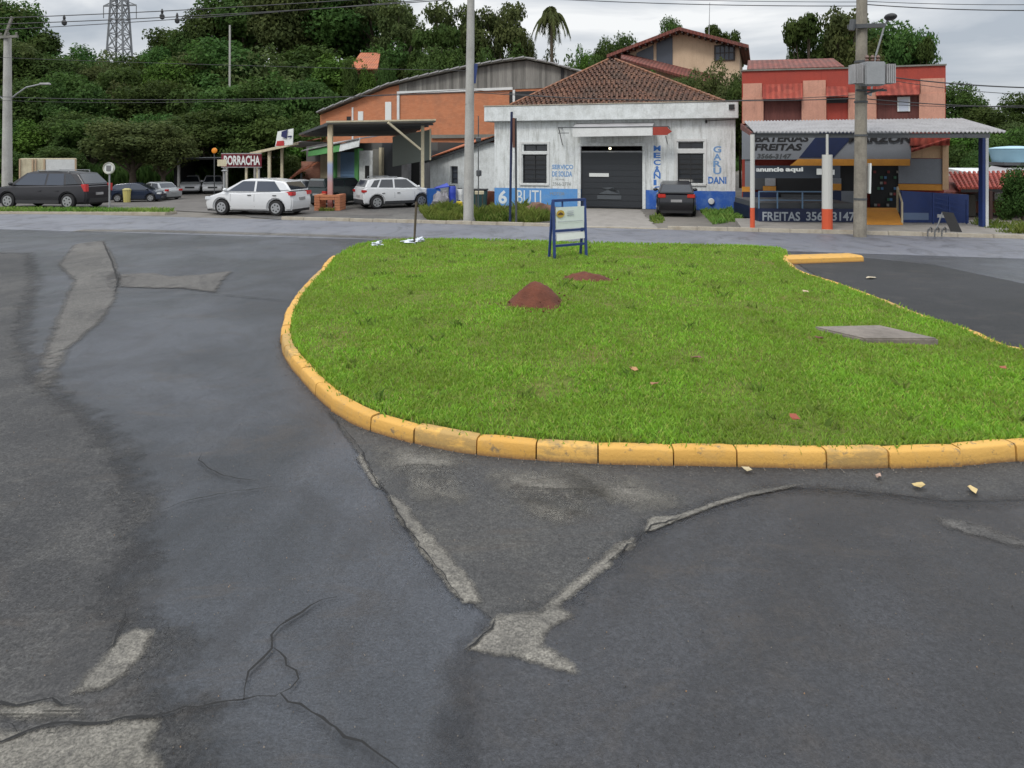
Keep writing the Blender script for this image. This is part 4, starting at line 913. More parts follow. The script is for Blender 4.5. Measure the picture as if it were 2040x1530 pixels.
MB().slab([P(548,292,37.3), P(583,288,36.8), P(584,256,36.8), P(553,262,37.3)],.04).build('cloth', M['white'], bn, w=True)
MB().slab([P(549,291,37.1), P(566,290,37.0), P(565,280,37.0), P(552,281,37.1)],.02).build('red_mark', flat('red_print', (.42,.03,.03), .7), bn, w=True)
MB().slab([P(560,272,37.0), P(570,276,36.9), P(573,258,36.9), P(561,262,37.0)],.02).slab([P(573,274,36.8), P(581,273,36.8), P(581,270,36.8), P(573,271,36.8)],.02).build('blue_mark', flat('navy_print', (.015,.02,.09), .7), bn, w=True)
# ================================================================ open shed with white cars
so_ = thing('open_shed', 'low open car shed with dark interior and flat dark roof under the hillside trees', 'shed', G(400,392), 0)
f0, f1 = G(345,388), G(520,388)
z_ = P(400,318,f0.y).z; D = 7
b = MB().hexa([Vector((f0.x,f0.y,z_)), Vector((f1.x,f1.y,z_)), Vector((f1.x,f1.y+D,z_)), Vector((f0.x,f0.y+D,z_))],[Vector((f0.x-.3,f0.y-.5,z_+.12)), Vector((f1.x,f1.y-.5,z_+.12)), Vector((f1.x,f1.y+D,z_+.12)), Vector((f0.x,f0.y+D,z_+.12))]).build('roof', M['dgrey'], so_, w=True)
MB().box(f0.x,f1.x,f0.y+D-.2,f0.y+D,0,z_-.003).box(f0.x-.2,f0.x,f0.y+.5,f0.y+D,0,z_-.003).build('back_wall', M['dark'], so_, w=True)
for px in (356,452,508): q = G(px,388); MB().box(q.x-.06,q.x+.06,q.y-.06,q.y+.06,0,z_).build('post', M['pole'], so_, w=True)
sg = thing('small_sign', 'small cream sign plate on a thin post in front of the open shed', 'sign', G(446,396), 0)
MB().slab([P(433,331,38.3), P(451,331,38.3), P(451,318,38.3), P(433,318,38.3)],.04).build('plate', M['cream'], sg, w=True)
q = P(447,336,38.35); MB().tube(q, q*Vector((1,1,0)), .05).lathe([(.12,-.02),(.18,.02),(.12,.06)], P(447,341,38.3), 'Z', 8).build('post', M['grey'], sg, w=True)
ol = thing('orange_lamp', 'round orange signal lamp on a thin post among the dark trees above the open shed', 'lamp', P(427,300,40)*Vector((1,1,0)), 0)
MB().lathe([(.05,-.05),(.15,-.03),(.16,.03),(.05,.06)], P(427,300,40), 'Y', 14).build('lens', flat('orange_lens', (.75,.26,.02), .4), ol, w=True)
q = P(427,304,40.1); MB().tube(q, q*Vector((1,1,0)), .03).build('post', M['dgrey'], ol, w=True)
# round traffic sign
ts = thing('round_sign', 'round white traffic sign with dark symbol on a grey post behind the dark wagon', 'traffic sign', G(217,419), 0)
c = P(217,335,30.7); MB().lathe([(.26,-.015),(.26,.015)], c, 'Y', 20).build('disc', M['white'], ts, w=True)
MB().lathe([(.26,-.02),(.26,.01),(.215,.01),(.215,-.02)], c-Vector((0,.022,0)), 'Y', 20, False).build('rim', flat('faded_yellow_rim', (.40,.36,.20), .6), ts, w=True)
MB().box(c.x-.1,c.x+.1,c.y-.035,c.y-.02,c.z-.13,c.z+.12).build('symbol', flat('grey_symbol', (.16,.16,.16), .6), ts, w=True)
MB().tube(c+Vector((0,.04,0)), (c.x,c.y+.04,0), .035).build('post', M['grey'], ts, w=True)
#  box container behind the wagon
bx = thing('box_container', 'cream and white box container standing at the edge of the wood behind the dark wagon', 'container', G(96,400), 0)
a, c = P(38,390,37), P(153,390,38); e_ = c+Vector((c.x,c.y,0)).normalized()*2.4; zt = P(100,316,36.5).z
g_ = a+(e_-c)
b = MB().hexa([Vector((q.x,q.y,.45)) for q in (a,c,e_,g_)],[Vector((q.x,q.y,zt)) for q in (a,c,e_,g_)]); b.build('body', M['cream'], bx, w=True, bevel=.03)
o_ = (c-a).cross(Vector((0,0,1))).normalized()*.03; q = a.lerp(c,.46)+o_; q2 = a.lerp(c,.99)+o_; MB().slab([(q.x,q.y,.5),(q2.x,q2.y,.5),(q2.x,q2.y,zt-.05),(q.x,q.y,zt-.05)],.02).build('side_panel', M['white_clean'], bx, w=True)
b = MB()
for t in (.02,.24,.29,.44,.985): q = a.lerp(c,t); b.box(q.x-.03,q.x+.03,q.y-.06,q.y-.02,.46,zt-.02)
b.build('ribs', dirty('rusty_rib', (.45,.33,.22), (.3,.15,.08)), bx, w=True)
b = MB()
for t in (.2,.5,.85): q = a.lerp(c,t); b.lathe([(.42,-.12),(.42,.12)], (q.x+.2,q.y+.3,.42), 'Y', 14)
b.build('wheel', M['tyre'], bx, w=True)
yb = thing('yellow_bin', 'small pale yellow bin in front of the dark blue parked car', 'bin', G(253,403), 0)
MB().lathe([(.16,0),(.19,.5),(.20,.62),(.14,.66)], (0,0,0), 'Z', 12).build('body', flat('pale_yellow_plastic', (.55,.48,.16), .6), yb)
MB().lathe([(.21,.6),(.21,.66),(.1,.71)], (0,0,0), 'Z', 12).build('lid', flat('pale_yellow_lid', (.45,.40,.16), .6), yb)
# little orange house in the wood
oh = thing('hill_house', 'small house with bright orange tile roof half hidden in the hillside trees', 'house', P(730,140,62), 0)
MB().slab([P(695,137,60), P(752,137,60), P(758,105,66), P(718,105,66)],.1).build('roof', M['tile_orange'], oh, w=True)
MB().hexa([P(712,170,62),P(750,170,62),P(756,170,67),P(722,170,67)],[P(712,136,62),P(750,136,62),P(756,114,66),P(722,114,66)]).build('wall', M['brickpink'], oh, w=True)
# ================================================================ beige house on the hill
BH = Frame(1214, 48.0, 1490, 45.0); l = BH.L
bh = thing('hill_house', 'large beige house with broad shallow dark gable roof standing above the workshop roof', 'house', BH.A, BH.rz)
pk, le, re_ = BH.uz(1356,58), BH.uz(1214,112), BH.uz(1492,93)
wl, wr = BH.u(1245), BH.u(1473)
def zr_(u): return le[1]+(pk[1]-le[1])*(u-le[0])/(pk[0]-le[0]) if u < pk[0] else pk[1]+(re_[1]-pk[1])*(u-pk[0])/(re_[0]-pk[0])
MB().prism([(wl,3),(wr,3),(wr,zr_(wr)-.15),(pk[0],pk[1]-.2),(wl,zr_(wl)-.15)],0,.2).box(wr-.2,wr,.2,8,3,zr_(wr)-.4).box(wl,wl+.2,.2,8,3,zr_(wl)-.4).build('wall', M['beige'], bh)
b = MB()
for (a, c) in ((le,pk),(pk,re_)):
    b.hexa([(a[0],-.9,a[1]-.22),(c[0],-.9,c[1]-.22),(c[0],9,c[1]-.22),(a[0],9,a[1]-.22)],[(a[0],-.9,a[1]),(c[0],-.9,c[1]),(c[0],9,c[1]),(a[0],9,a[1])])
rf = b.build('roof', M['tile_dark'], bh)
b = MB()
for (a, c) in ((le,pk),(pk,re_)):
    n = 12
    for i in range(n):
        u = a[0]+(c[0]-a[0])*(i+.5)/n; z = a[1]+(c[1]-a[1])*(i+.5)/n; b.box(u-.05,u+.05,-.86,-.01,z-.34,z-.23)
b.build('rafters', flat('dark_timber', (.035,.022,.02), .8), rf)
for poly in ([(1268,124),(1302,131),(1302,90),(1268,106)], [(1308,131),(1340,138),(1340,72),(1308,86)]):
    MB().prism([BH.uz(x,y) for x,y in poly], -.05,-.002).build('slanted_window', flat('blue_grey_shutter', (.055,.065,.085), .4), bh)
w = BH.rect(1426,92,1461,119); MB().box(w[0],w[1],-.03,-.002,w[2],w[3]).build('window', M['glass2'], bh)
b = MB().box(w[0]-.1,w[1]+.1,-.08,-.031,w[2]-.08,w[2]).box(w[0]-.1,w[1]+.1,-.08,-.031,w[3],w[3]+.08).box(w[0]-.1,w[0],-.08,-.031,w[2],w[3]).box(w[1],w[1]+.1,-.08,-.031,w[2],w[3])
for i in (1,2,3): u = w[0]+(w[1]-w[0])*i/4; b.box(u-.03,u+.03,-.06,-.031,w[2],w[3])
b.box(w[0],w[1],-.055,-.031,(w[2]+w[3])/2-.03,(w[2]+w[3])/2+.03); b.build('window_frame', flat('dark_frame', (.03,.022,.02), .6), bh)
MB().slab([BH.A*0+Vector((*[BH.u(1238,-2.2)],-2.2,BH.z(1238,116,-2.2))), Vector((BH.u(1425,-2.2),-2.2,BH.z(1425,168,-2.2))), Vector((BH.u(1425,0),-.01,BH.z(1425,150,0))), Vector((BH.u(1238,0),-.01,BH.z(1238,104,0)))],.15).build('lean_to_roof', M['tile_dark'], bh)
q = P(1413,50,47); MB().tube(P(1412,78,47), P(1414,5,47), .03,.015,6).build('aerial', M['grey'], bh, w=True)

# ================================================================ red and pink building with the battery shop
RB = Frame(1478, 28.6, 1884, 26.3); l = RB.L
rb_ = thing('shop_building', 'two-storey red and pink building with dark shutters behind the grey sheet canopy', 'building', RB.A, RB.rz)
zt0 = RB.z(1680,138); zt1 = RB.z(1680,128)
b = MB().box(0,l,.25,9,0,zt0-.3).build('core_wall', M['red_wall'], rb_)
# sloping parapet top following the photograph: lower on the left
MB().prism([RB.uz(1478,245),RB.uz(1884,245),RB.uz(1884,130),RB.uz(1760,133),RB.uz(1680,137),RB.uz(1478,142)],0,.24).build('red_facade', M['red_wall'], rb_)
MB().prism([RB.uz(1476,142,-.05),RB.uz(1680,137,-.05),RB.uz(1886,130,-.05),RB.uz(1886,127,-.05),RB.uz(1680,134,-.05),RB.uz(1476,139,-.05)],-.06,.3).build('coping', M['corr_dark'], rb_)
def rp(x0,y0,x1,y1,v0,v1,mat,name,par=rb_,fr=RB): s = fr.rect(x0,y0,x1,y1,v0); return MB().box(s[0],s[1],v0,v1,s[2],s[3]).build(name, M[mat] if isinstance(mat,str) else mat, par)
for r in ((1480,166,1518,246),(1600,160,1645,246),(1690,184,1746,246),(1834,156,1882,246)): rp(*r,-.12,-.002,'pink','pink_pier')
for r in ((1479,194,1521,246),(1597,190,1646,246),(1831,186,1883,246)): rp(*r,-.16,-.122,'pink','pier_base')
rp(1521,196,1597,246,-.04,-.002,'redplanks','shutter'); rp(1748,186,1830,246,-.05,-.002,'redplanks','shutter')
rp(1647,190,1688,205,-.05,-.002,'dark','opening_shade')  # solid near-black strip, the shade is in its colour
MB().slab([(RB.u(1745,-.45),-.45,RB.z(1745,190,-.45)),(RB.u(1832,-.45),-.45,RB.z(1832,188,-.45)),(RB.u(1832),-.01,RB.z(1832,162)),(RB.u(1745),-.01,RB.z(1745,164))],.06).build('tile_skirt', M['tile_red'], rb_)
MB().slab([(RB.u(1646,-.45),-.45,RB.z(1646,192,-.45)),(RB.u(1690,-.45),-.45,RB.z(1690,192,-.45)),(RB.u(1690),-.01,RB.z(1690,172)),(RB.u(1646),-.01,RB.z(1646,172))],.06).build('tile_skirt', M['tile_red'], rb_)
MB().slab([(RB.u(1519,-.45),-.45,RB.z(1519,197,-.45)),(RB.u(1599,-.45),-.45,RB.z(1599,197,-.45)),(RB.u(1599),-.01,RB.z(1599,166)),(RB.u(1519),-.01,RB.z(1519,168))],.06).build('tile_skirt', M['tile_red'], rb_)
f = rp(1788,193,1813,222,-.10,-.052,'white','window'); s = RB.rect(1791,198,1810,221,-.11); MB().box(s[0],s[1],-.112,-.101,s[2],s[3]).build('pane', flat('bright_pane', (.50,.54,.62), .2), f)
MB().slab([(RB.u(1488,2),2,RB.z(1488,138,2)),(RB.u(1682,2),2,RB.z(1682,132,2)),(RB.u(1660,5),5,RB.z(1660,116,5)),(RB.u(1490,5),5,RB.z(1490,120,5))],.1).build('rear_roof', M['tile_dark'], rb_)
# ground floor
gf = [(1500,265,1815,316)]
s = RB.rect(1484,262,1815,318,-.25); zA = s[2]; zB = s[3]
MB().box(0,RB.u(1815,-.25),-.25,-.165,zA,zB+.1).build('sign_fascia', M['greypanel'], rb_)
o = MB().prism([RB.uz(1592,314,-.27),RB.uz(1660,314,-.27),RB.uz(1708,262,-.27),RB.uz(1634,262,-.27)],-.275,-.252).build('blue_stripe', M['navy'], rb_)
MB().prism([RB.uz(1574,330,-.28),RB.uz(1813,330,-.28),RB.uz(1813,317,-.28),RB.uz(1590,317,-.28)],-.29,-.17).build('orange_stripe', M['orange'], rb_)
M['blk'] = flat('black_letters', (.012,.012,.014), .6)
M['blk2'] = flat('grey_letters', (.06,.065,.07), .6)
for s_, r, m_ in (('BATERIAS',(1503,268,1612,283),'blk'),('FREITAS',(1503,286,1598,300),'blk'),('3566-3147',(1508,306,1577,316),'blk2'),('MARZON',(1690,268,1818,284),'blk')):
    ftext(s_, *r, M[m_], rb_, RB, -.30 if s_ == 'MARZON' else -.256, .04, 'lettering', .15)
rp(1484,250,1500,380,-.20,-.003,'greypanel','grey_pier')
rp(1500,330,1545,378,-.1,-.003,'dgrey','recess_wall'); rp(1524,355,1545,370,-.14,-.101,'corr','pier_patch'); rp(1520,371,1546,380,-.16,-.101,'orange','orange_pier_band'); rp(1478,372,1494,382,-.22,-.201,'orange','orange_pier_band')
rp(1546,330,1720,425,-.06,-.003,'dark','shop_shade')  # near-black sheet: the unlit shop interior is painted flat
rp(1648,355,1676,380,-.16,-.061,'greypanel','pier_patch'); rp(1652,366,1676,379,-.18,-.161,'orange','orange_pier_band')
rp(1655,381,1676,430,-.2,-.061,'navy','blue_pier'); rp(1676,381,1712,436,-.2,-.061,'greypanel','grey_counter')
rp(1480,383,1550,432,-.3,-.061,'navy','blue_wall'); rp(1556,388,1640,425,-.10,-.061,'dgrey','shelf')
rp(1734,330,1796,430,-.07,-.003,'dark','doorway_shade')  # shade inside the door is painted as a near-black panel
b = MB(); cm = [flat('goods_red',(.20,.03,.03)), flat('goods_blue',(.06,.16,.30)), flat('goods_pale',(.22,.21,.19)), flat('goods_green',(.04,.13,.07))]
for k in range(4):
    for i in range(5):
        x = 1741+6.5*((i*3+k*2)%8)+random.uniform(-1,1); y = 340+11*((i*2+k*3)%8); s = RB.rect(x,y,x+5,y+5,-.12); MB().box(s[0],s[1],-.14,-.085,s[2],s[3]).build('shelf_goods', cm[k], rb_)
rp(1790,316,1878,366,-.14,-.003,'greypanel','grey_panel'); rp(1790,367,1878,379,-.16,-.003,'orange','orange_band')
rp(1800,290,1884,315,-.1,-.003,'peach','peach_wall'); rp(1878,270,1890,378,-.2,-.003,'peach','peach_pier'); rp(1815,262,1892,290,-.5,-.11,'tile_red','red_eave')
MB().slab([(RB.u(1815,-.6),-.6,RB.z(1815,300,-.6)),(RB.u(1892,-.6),-.6,RB.z(1892,276,-.6)),(RB.u(1892,-.1),-.12,RB.z(1892,262)),(RB.u(1815,-.1),-.12,RB.z(1815,286))],.08).build('red_tile_eave', M['tile_red'], rb_)
# raised blue forecourt wall with lettering
BW = Frame(1494, 24.6, 1930, 24.1); bw = thing('forecourt_wall', 'low navy blue forecourt wall with faded white lettering under the grey canopy', 'wall', BW.A, BW.rz)
z1 = BW.z(1600,416)
MB().box(BW.u(1512),BW.u(1707),0,.15,.1,z1).box(BW.u(1512),BW.u(1512)+.15,.151,3.6,.1,z1).build('wall', M['navy'], bw)
MB().prism([(BW.u(1796),.1),(BW.u(1930),.1),(BW.u(1930),BW.z(1930,388)),(BW.u(1796),BW.z(1796,380))],0,.15).build('wall', M['blue'], bw)
s = BW.rect(1800,424,1850,438,-.01); MB().box(s[0],s[1],-.012,-.002,s[2],s[3]).build('pale_patch', flat('faded_blue', (.14,.20,.32)), bw)
for s_, r, v in (('FREITAS',(1519,422,1594,440),-.004),('3566 3147',(1606,422,1703,440),-.004)): ftext(s_, *r, flat('faded_white_letters', (.40,.44,.48), .7), bw, BW, v, .02)
b = MB(); zt = BW.z(1600,382)
b.bar((BW.u(1512),.07,zt),(BW.u(1640),.07,zt),.04,.04).bar((BW.u(1512),.07,zt-.3),(BW.u(1640),.07,zt-.3),.025,.025)
for px in (1513,1550,1600,1640): u = BW.u(px); b.bar((u,.07,z1),(u,.07,zt),.04,.04)
b.build('handrail', M['skyblue'], bw)
MB().box(BW.u(1512),BW.u(1707),.16,3.4,.1,.75).build('raised_floor', M['dgrey'], bw)
b = MB(); u0 = BW.u(1848); u1 = BW.u(1914)
for k in range(4): b.bar((u0,-.35,BW.z(1848,384+9*k,-.35)),(u1,-.35,BW.z(1914,398+10*k,-.35)),.03,.03)
for px, y0 in ((1848,384),(1880,391),(1914,398)): u = BW.u(px); b.bar((u,-.35,.1),(u,-.35,BW.z(px,y0,-.35)),.04,.04)
b.build('ramp_rail', M['blue'], bw)
rp_ = thing('ramp', 'bright orange-yellow painted ramp up to the battery shop door', 'ramp', BW.A, BW.rz)
MB().hexa([(BW.u(1722,-.8),-.9,.106),(BW.u(1796,-.8),-.9,.106),(BW.u(1786,.8),.8,.106),(BW.u(1722,.8),.8,.106)],[(BW.u(1722,-.8),-.9,.13),(BW.u(1796,-.8),-.9,.13),(BW.u(1786,.8),.8,.55),(BW.u(1722,.8),.8,.55)]).build('slope', M['orange'], rp_)
b = MB().bar((BW.u(1797,-.7),-.7,.1),(BW.u(1797,-.7),-.7,.85),.05,.05).bar((BW.u(1788,.6),.6,.4),(BW.u(1788,.6),.6,1.3),.05,.05).bar((BW.u(1797,-.7),-.7,.85),(BW.u(1788,.6),.6,1.3),.05,.05); b.build('handrail', M['cream'], rp_)
# grey canopy
gc = thing('canopy', 'long grey corrugated sheet canopy over the pavement in front of the battery shop', 'canopy', G(1714,463), 0)
fl, fr_, br_, bl_ = P(1500,262,22.4), P(2004,262,21.2), P(1914,236,25.2), P(1480,241,27)
b = MB(); N = 130
for i in range(N+1):
    t = i/N; z = .025*math.cos(i*math.pi)
    for q in (fl.lerp(fr_,t), bl_.lerp(br_,t)): b.v.append(q+Vector((0,0,z)))
b.f = [(2*i,2*i+2,2*i+3,2*i+1) for i in range(N)]
n = len(b.v); b.v += [Vector(v)-Vector((0,0,.03)) for v in b.v]; b.f += [(2*i+1+n,2*i+3+n,2*i+2+n,2*i+n) for i in range(N)]+[(2*i,2*i+n,2*i+2+n,2*i+2) for i in range(N)]
b.build('roof_sheet', M['corr'], gc, w=True, smooth=60)
b = MB().bar(fl-Vector((0,-.15,.12)), fr_-Vector((.4,-.15,.12)), .1,.14).bar(P(1505,266,23.4), P(1485,246,27)-Vector((0,0,.15)), .08,.1).bar(fr_-Vector((1.1,-.2,.12)), br_-Vector((.6,0,.2)), .08,.1); b.build('beam', M['dgrey'], gc, w=True)
b = MB().slab([P(1478,246,27),P(1500,264,22.6),P(1500,272,22.6),P(1478,258,27)],.05); b.build('end_flashing', M['tile_dark'], gc, w=True)
q = G(1499,461,.0); zz = P(1499,268,q.y).z
rw = NT('red_base_white_post'); z = rw.sep(rw.pos())[2]; rw.col(rw.mix(rw.math('LESS_THAN', rw.math('ADD', z, rw.math('MULTIPLY', rw.noise(8), .04)), .78), (.50,.50,.47,1), (.55,.085,.03,1))); rw.set('Roughness', .75)
MB().tube(q, (q.x,q.y,zz), .075,.07,10).build('post', rw.m, gc, w=True)
q = G(1648,464); MB().tube(q, (q.x,q.y,2.45), .16,.155,12).tube((q.x,q.y,2.452),(q.x,q.y,zz),.04,.04,6).build('post', rw.m, gc, w=True)
q = G(1960,458); b = MB().box(q.x-.11,q.x-.01,q.y-.1,q.y+.1,.1,P(1960,270,q.y).z); b.build('blue_post', M['blue'], gc, w=True)
MB().box(q.x-.005,q.x+.09,q.y-.1,q.y+.1,.1,P(1960,270,q.y).z).build('white_post', M['white_clean'], gc, w=True)
# hanging dark sign
hs = thing('hanging_sign', 'dark blue-grey sign with white lettering hung below the canopy of the battery shop', 'sign', P(1590,356,23.2), 0)
MB().slab([P(1502,355,23.3), P(1674,355,22.9), P(1674,330,22.9), P(1502,330,23.3)],.1).build('board', flat('slate_board', (.035,.045,.062), .6), hs, w=True)
def ptext(s, x0,y0,x1,y1,Y,mat,par,bold=.03,name='lettering'):
    a, c = P(x0,y1,Y), P(x1,y0,Y); o = par.location; return text(name, s, mat, par, a.x-o.x, a.z-o.z, Y-o.y, c.x-a.x, c.z-a.z, bold=bold)
ptext('anuncie', 1506,333,1561,342, 22.82, M['white'], hs, .04); ptext('aqui', 1565,333,1600,344, 22.82, M['white'], hs, .04)
a = P(1627,348,22.8); c = P(1645,336,22.8); b = MB().box(a.x,c.x,22.78,22.81,a.z,c.z); a = P(1647,348,22.8); c = P(1662,338,22.8); b.box(a.x,c.x,22.78,22.81,a.z,a.z+.05).box(c.x-.05,c.x,22.78,22.81,a.z+.052,c.z); b.build('emblem', M['white'], hs, w=True)
# black leaning board, and dark hoops shaped after thin leg shadows on the pavement
lb = thing('leaning_board', 'black board leaning on a thin metal stand before the blue wall', 'board', G(1900,470,.1), 0)
MB().slab([P(1897,469,21.4), P(1921,472,21.2), P(1899,424,21.5), P(1876,421,21.7)],.06).build('board', M['dark'], lb, w=True)
MB().bar(P(1878,422,21.7), P(1862,466,21.9), .03,.03).bar(P(1868,430,21.9),P(1900,432,21.9),.05,.1).build('stand', M['grey'], lb, w=True)
rk = thing('leg_shadow_rack', 'low rack of three thin dark hoops made for leg shadows beside the black leaning board', 'rack', G(1865,470,.105), 0)
b = MB()
for k in range(3):
    x = 1848+14*k; pts = [G(x,470,.105), P(x+1,458,21.6), P(x+6,453,21.9), P(x+9,456,22.2), G(x+8,464,.105)]; b.path(pts, .018, 5)
b.build('hoops', M['dgrey'], rk, w=True)

# ================================================================ far right: low tiled shelter, grey roof, tank
sr = thing('tiled_shelter', 'low shelter with red clay tile roof on thin dark posts at the far right', 'shelter', G(2010,440), 0)
MB().slab([P(1912,378,27), P(2320,376,25), P(2320,338,28.5), P(1893,346,30)],.07).build('roof', M['tile_red'], sr, w=True)
b = MB()
for i in range(44):
    t = i/43; b.tube(P(1912,377,27).lerp(P(2320,375,25),t)+Vector((0,0,.03)), P(1893,345,30).lerp(P(2320,337,28.5),t)+Vector((0,0,.03)), .06,.06,5)
b.build('tile_ridges', M['tile_red'], sr, w=True)
MB().bar(P(1914,380,27), P(2320,379,25), .08,.12).build('beam', M['dark'], sr, w=True)
for px in (1973,2004,2075,2150): q = P(px,380,26.6); MB().box(q.x-.05,q.x+.05,q.y-.05,q.y+.05,0,q.z).build('post', flat('rust_brown_post', (.06,.03,.025)), sr, w=True)
dw = thing('brick_wall', 'pinkish brick wall with white painted panels behind the red-tiled shelter', 'wall', G(1940,432), 0)
a, c = P(1925,430,29.5), P(2320,430,28); zz = P(1960,402,29).z
MB().hexa([Vector((a.x,a.y,0)),Vector((c.x,c.y,0)),Vector((c.x,c.y+.2,0)),Vector((a.x,a.y+.2,0))],[Vector((a.x,a.y,zz)),Vector((c.x,c.y,zz)),Vector((c.x,c.y+.2,zz)),Vector((a.x,a.y+.2,zz))]).build('wall', M['brickpink'], dw, w=True)
zt_ = P(1960,372,29).z
MB().hexa([Vector((a.x,a.y+.02,zz+.002)),Vector((c.x,c.y+.02,zz+.002)),Vector((c.x,c.y+.2,zz+.002)),Vector((a.x,a.y+.2,zz+.002))],[Vector((a.x,a.y+.02,zt_)),Vector((c.x,c.y+.02,zt_)),Vector((c.x,c.y+.2,zt_)),Vector((a.x,a.y+.2,zt_))]).build('upper_wall', M['corr'], dw, w=True)
o = MB()
for (x0,y0,x1,y1) in ((1975,383,2000,398),(2014,384,2060,412)): p_ = P(x0,y1,28.6); q_ = P(x1,y0,28.6); o.box(p_.x,q_.x,28.4,28.5,p_.z,q_.z)
o.build('white_panel', M['white'], dw, w=True)
p_ = P(2022,396,28.3); q_ = P(2042,388,28.3); MB().box(p_.x,q_.x,28.3,28.38,p_.z,q_.z).build('red_mark', flat('faded_red_print', (.55,.16,.17)), dw, w=True)
gr_ = thing('grey_roofed_house', 'low house with pale grey sheet roof behind the red-tiled shelter', 'house', P(2010,400,34)*Vector((1,1,0)), 0)
MB().slab([P(1955,346,32), P(2400,346,31), P(2400,316,36), P(1985,322,36)],.08).build('roof', M['corr'], gr_, w=True)
a, c = P(1962,350,32.5), P(2400,350,31.5); MB().hexa([Vector((a.x,a.y,0)),Vector((c.x,c.y,0)),Vector((c.x,c.y+6,0)),Vector((a.x,a.y+6,0))],[Vector((a.x,a.y,a.z)),Vector((c.x,c.y,a.z)),Vector((c.x,c.y+3,a.z+.3)),Vector((a.x,a.y+3,a.z+.3))]).build('wall', M['white_wall'], gr_, w=True)
wt2 = thing('water_tank', 'pale blue water tank standing on the grey sheet roof at the far right', 'water tank', P(2020,325,34.5), 0)
r0 = (P(2068,300,34.5).x-P(1982,300,34.5).x)/2; h = P(2020,294,34.5).z-P(2020,325,34.5).z
MB().lathe([(r0*.86,0.05),(r0*.97,h*.75),(r0,h*.82),(r0,h*.9)], (0,0,0), 'Z', 24).build('body', flat('pale_blue_plastic', (.26,.46,.58), .45), wt2, smooth=50)
MB().lathe([(r0*1.03,h*.9),(r0*1.03,h*.95),(r0*.7,h*1.04),(r0*.2,h*1.1)], (0,0,0), 'Z', 24).build('lid', flat('pale_blue_lid', (.36,.56,.66), .5), wt2, smooth=50)
MB().box(-r0,r0,-r0*.8,r0*.8,-.1,.045).build('stand', M['dgrey'], wt2)
lr = thing('low_brown_roof', 'small low brown tiled roof hut between the blue wall and the red-tiled shelter', 'hut', P(1895,400,31)*Vector((1,1,0)), 0)
MB().slab([P(1880,384,27.5), P(1948,380,27.5), P(1960,352,32), P(1885,350,32)],.1).build('roof', M['tile_dark'], lr, w=True)
a, c = P(1884,388,28), P(1944,388,28); MB().hexa([Vector((a.x,a.y,0)),Vector((c.x,c.y,0)),Vector((c.x,c.y+3,0)),Vector((a.x,a.y+3,0))],[Vector((a.x,a.y,a.z)),Vector((c.x,c.y,a.z)),Vector((c.x,c.y+3,a.z+.2)),Vector((a.x,a.y+3,a.z+.2))]).build('wall', M['corr_dark'], lr, w=True)

# ================================================================ poles
def crossarm(b, c, w, ang=-.24): d = Vector((math.cos(ang), math.sin(ang), 0)); b.bar(c-d*w/2, c+d*w/2, .1,.12); return [c-d*w*.45, c-d*w*.15, c+d*w*.15, c+d*w*.45]
def insul(b, c): b.lathe([(.03,.06),(.07,.09),(.03,.13),(.07,.17),(.03,.2)], c, 'Z', 8)
cp = G(933,444); cp0 = thing('utility_pole', 'tall pale concrete pole on the verge left of the white workshop', 'utility pole', cp, 0)
MB().tube((0,0,-.1),(.12,0,10.6),.19,.115,14).build('pole', M['pole'], cp0, smooth=60)
for z in (4.2,5.4,6.9,8.6): MB().lathe([(.19-.008*z,0),(.19-.008*z,.07)], (.011*z,0,z), 'Z', 14).build('band', M['dgrey'], cp0)
b = MB(); t_ = crossarm(b, Vector((.11,-.15,9.9)), 2.2); 
for q in t_: insul(b, q)
b.build('crossarm', M['corr_dark'], cp0)
b = MB().bar((.2,.0,5.0),(.28,0,5.7),.08,.12); b.build('junction_box', M['blue'], cp0)
lp = P(14,390,35)*Vector((1,1,0)); lp0 = thing('utility_pole', 'grey concrete pole with street lamp arm at the far left beside the dark wagon', 'utility pole', lp, 0)
MB().tube((0,0,-.1),(.03,0,P(14,70,35).z),.24,.165,14).build('pole', M['pole'], lp0, smooth=60)
la = P(88,167,35)-lp; ar = MB().path([Vector((.1,0,P(20,200,35).z)), Vector((.45,0,P(34,188,35).z)), Vector((.95,0,P(60,174,35).z)), la+Vector((-.1,0,0))], .035, 8).build('lamp_arm', M['grey'], lp0)
MB().hexa([la+Vector((-.2,-.12,-.05)),la+Vector((.32,-.1,-.05)),la+Vector((.32,.1,-.05)),la+Vector((-.2,.12,-.05))],[la+Vector((-.2,-.09,.05)),la+Vector((.26,-.07,.06)),la+Vector((.26,.07,.06)),la+Vector((-.2,.09,.05))]).build('lamp_head', M['corr'], ar, bevel=.02)
MB().path([Vector((-.1,0,P(8,200,35).z)), Vector((-.5,0,P(-10,188,35).z)), Vector((-1.0,0,P(-35,176,35).z))], .03, 8).build('lamp_arm', M['grey'], lp0)
b = MB(); t_ = crossarm(b, Vector((.03,-.2,P(14,75,35).z)), 1.6)
for q in t_: insul(b, q)
b.bar((.03,-.2,P(14,75,35).z),(.4,-.2,P(30,35,35).z),.1,.1); b.build('crossarm', M['corr_dark'], lp0)
rp0 = G(1713,465,.1); rq = thing('utility_pole', 'weathered brownish pole carrying a grey transformer in front of the battery shop', 'utility pole', rp0, 0)
MB().tube((0,0,-.15),(.08,0,9.4),.185,.14,14).build('pole', M['pole_old'], rq, smooth=60)
zt = P(1713,163,22).z; sc_ = 22/F
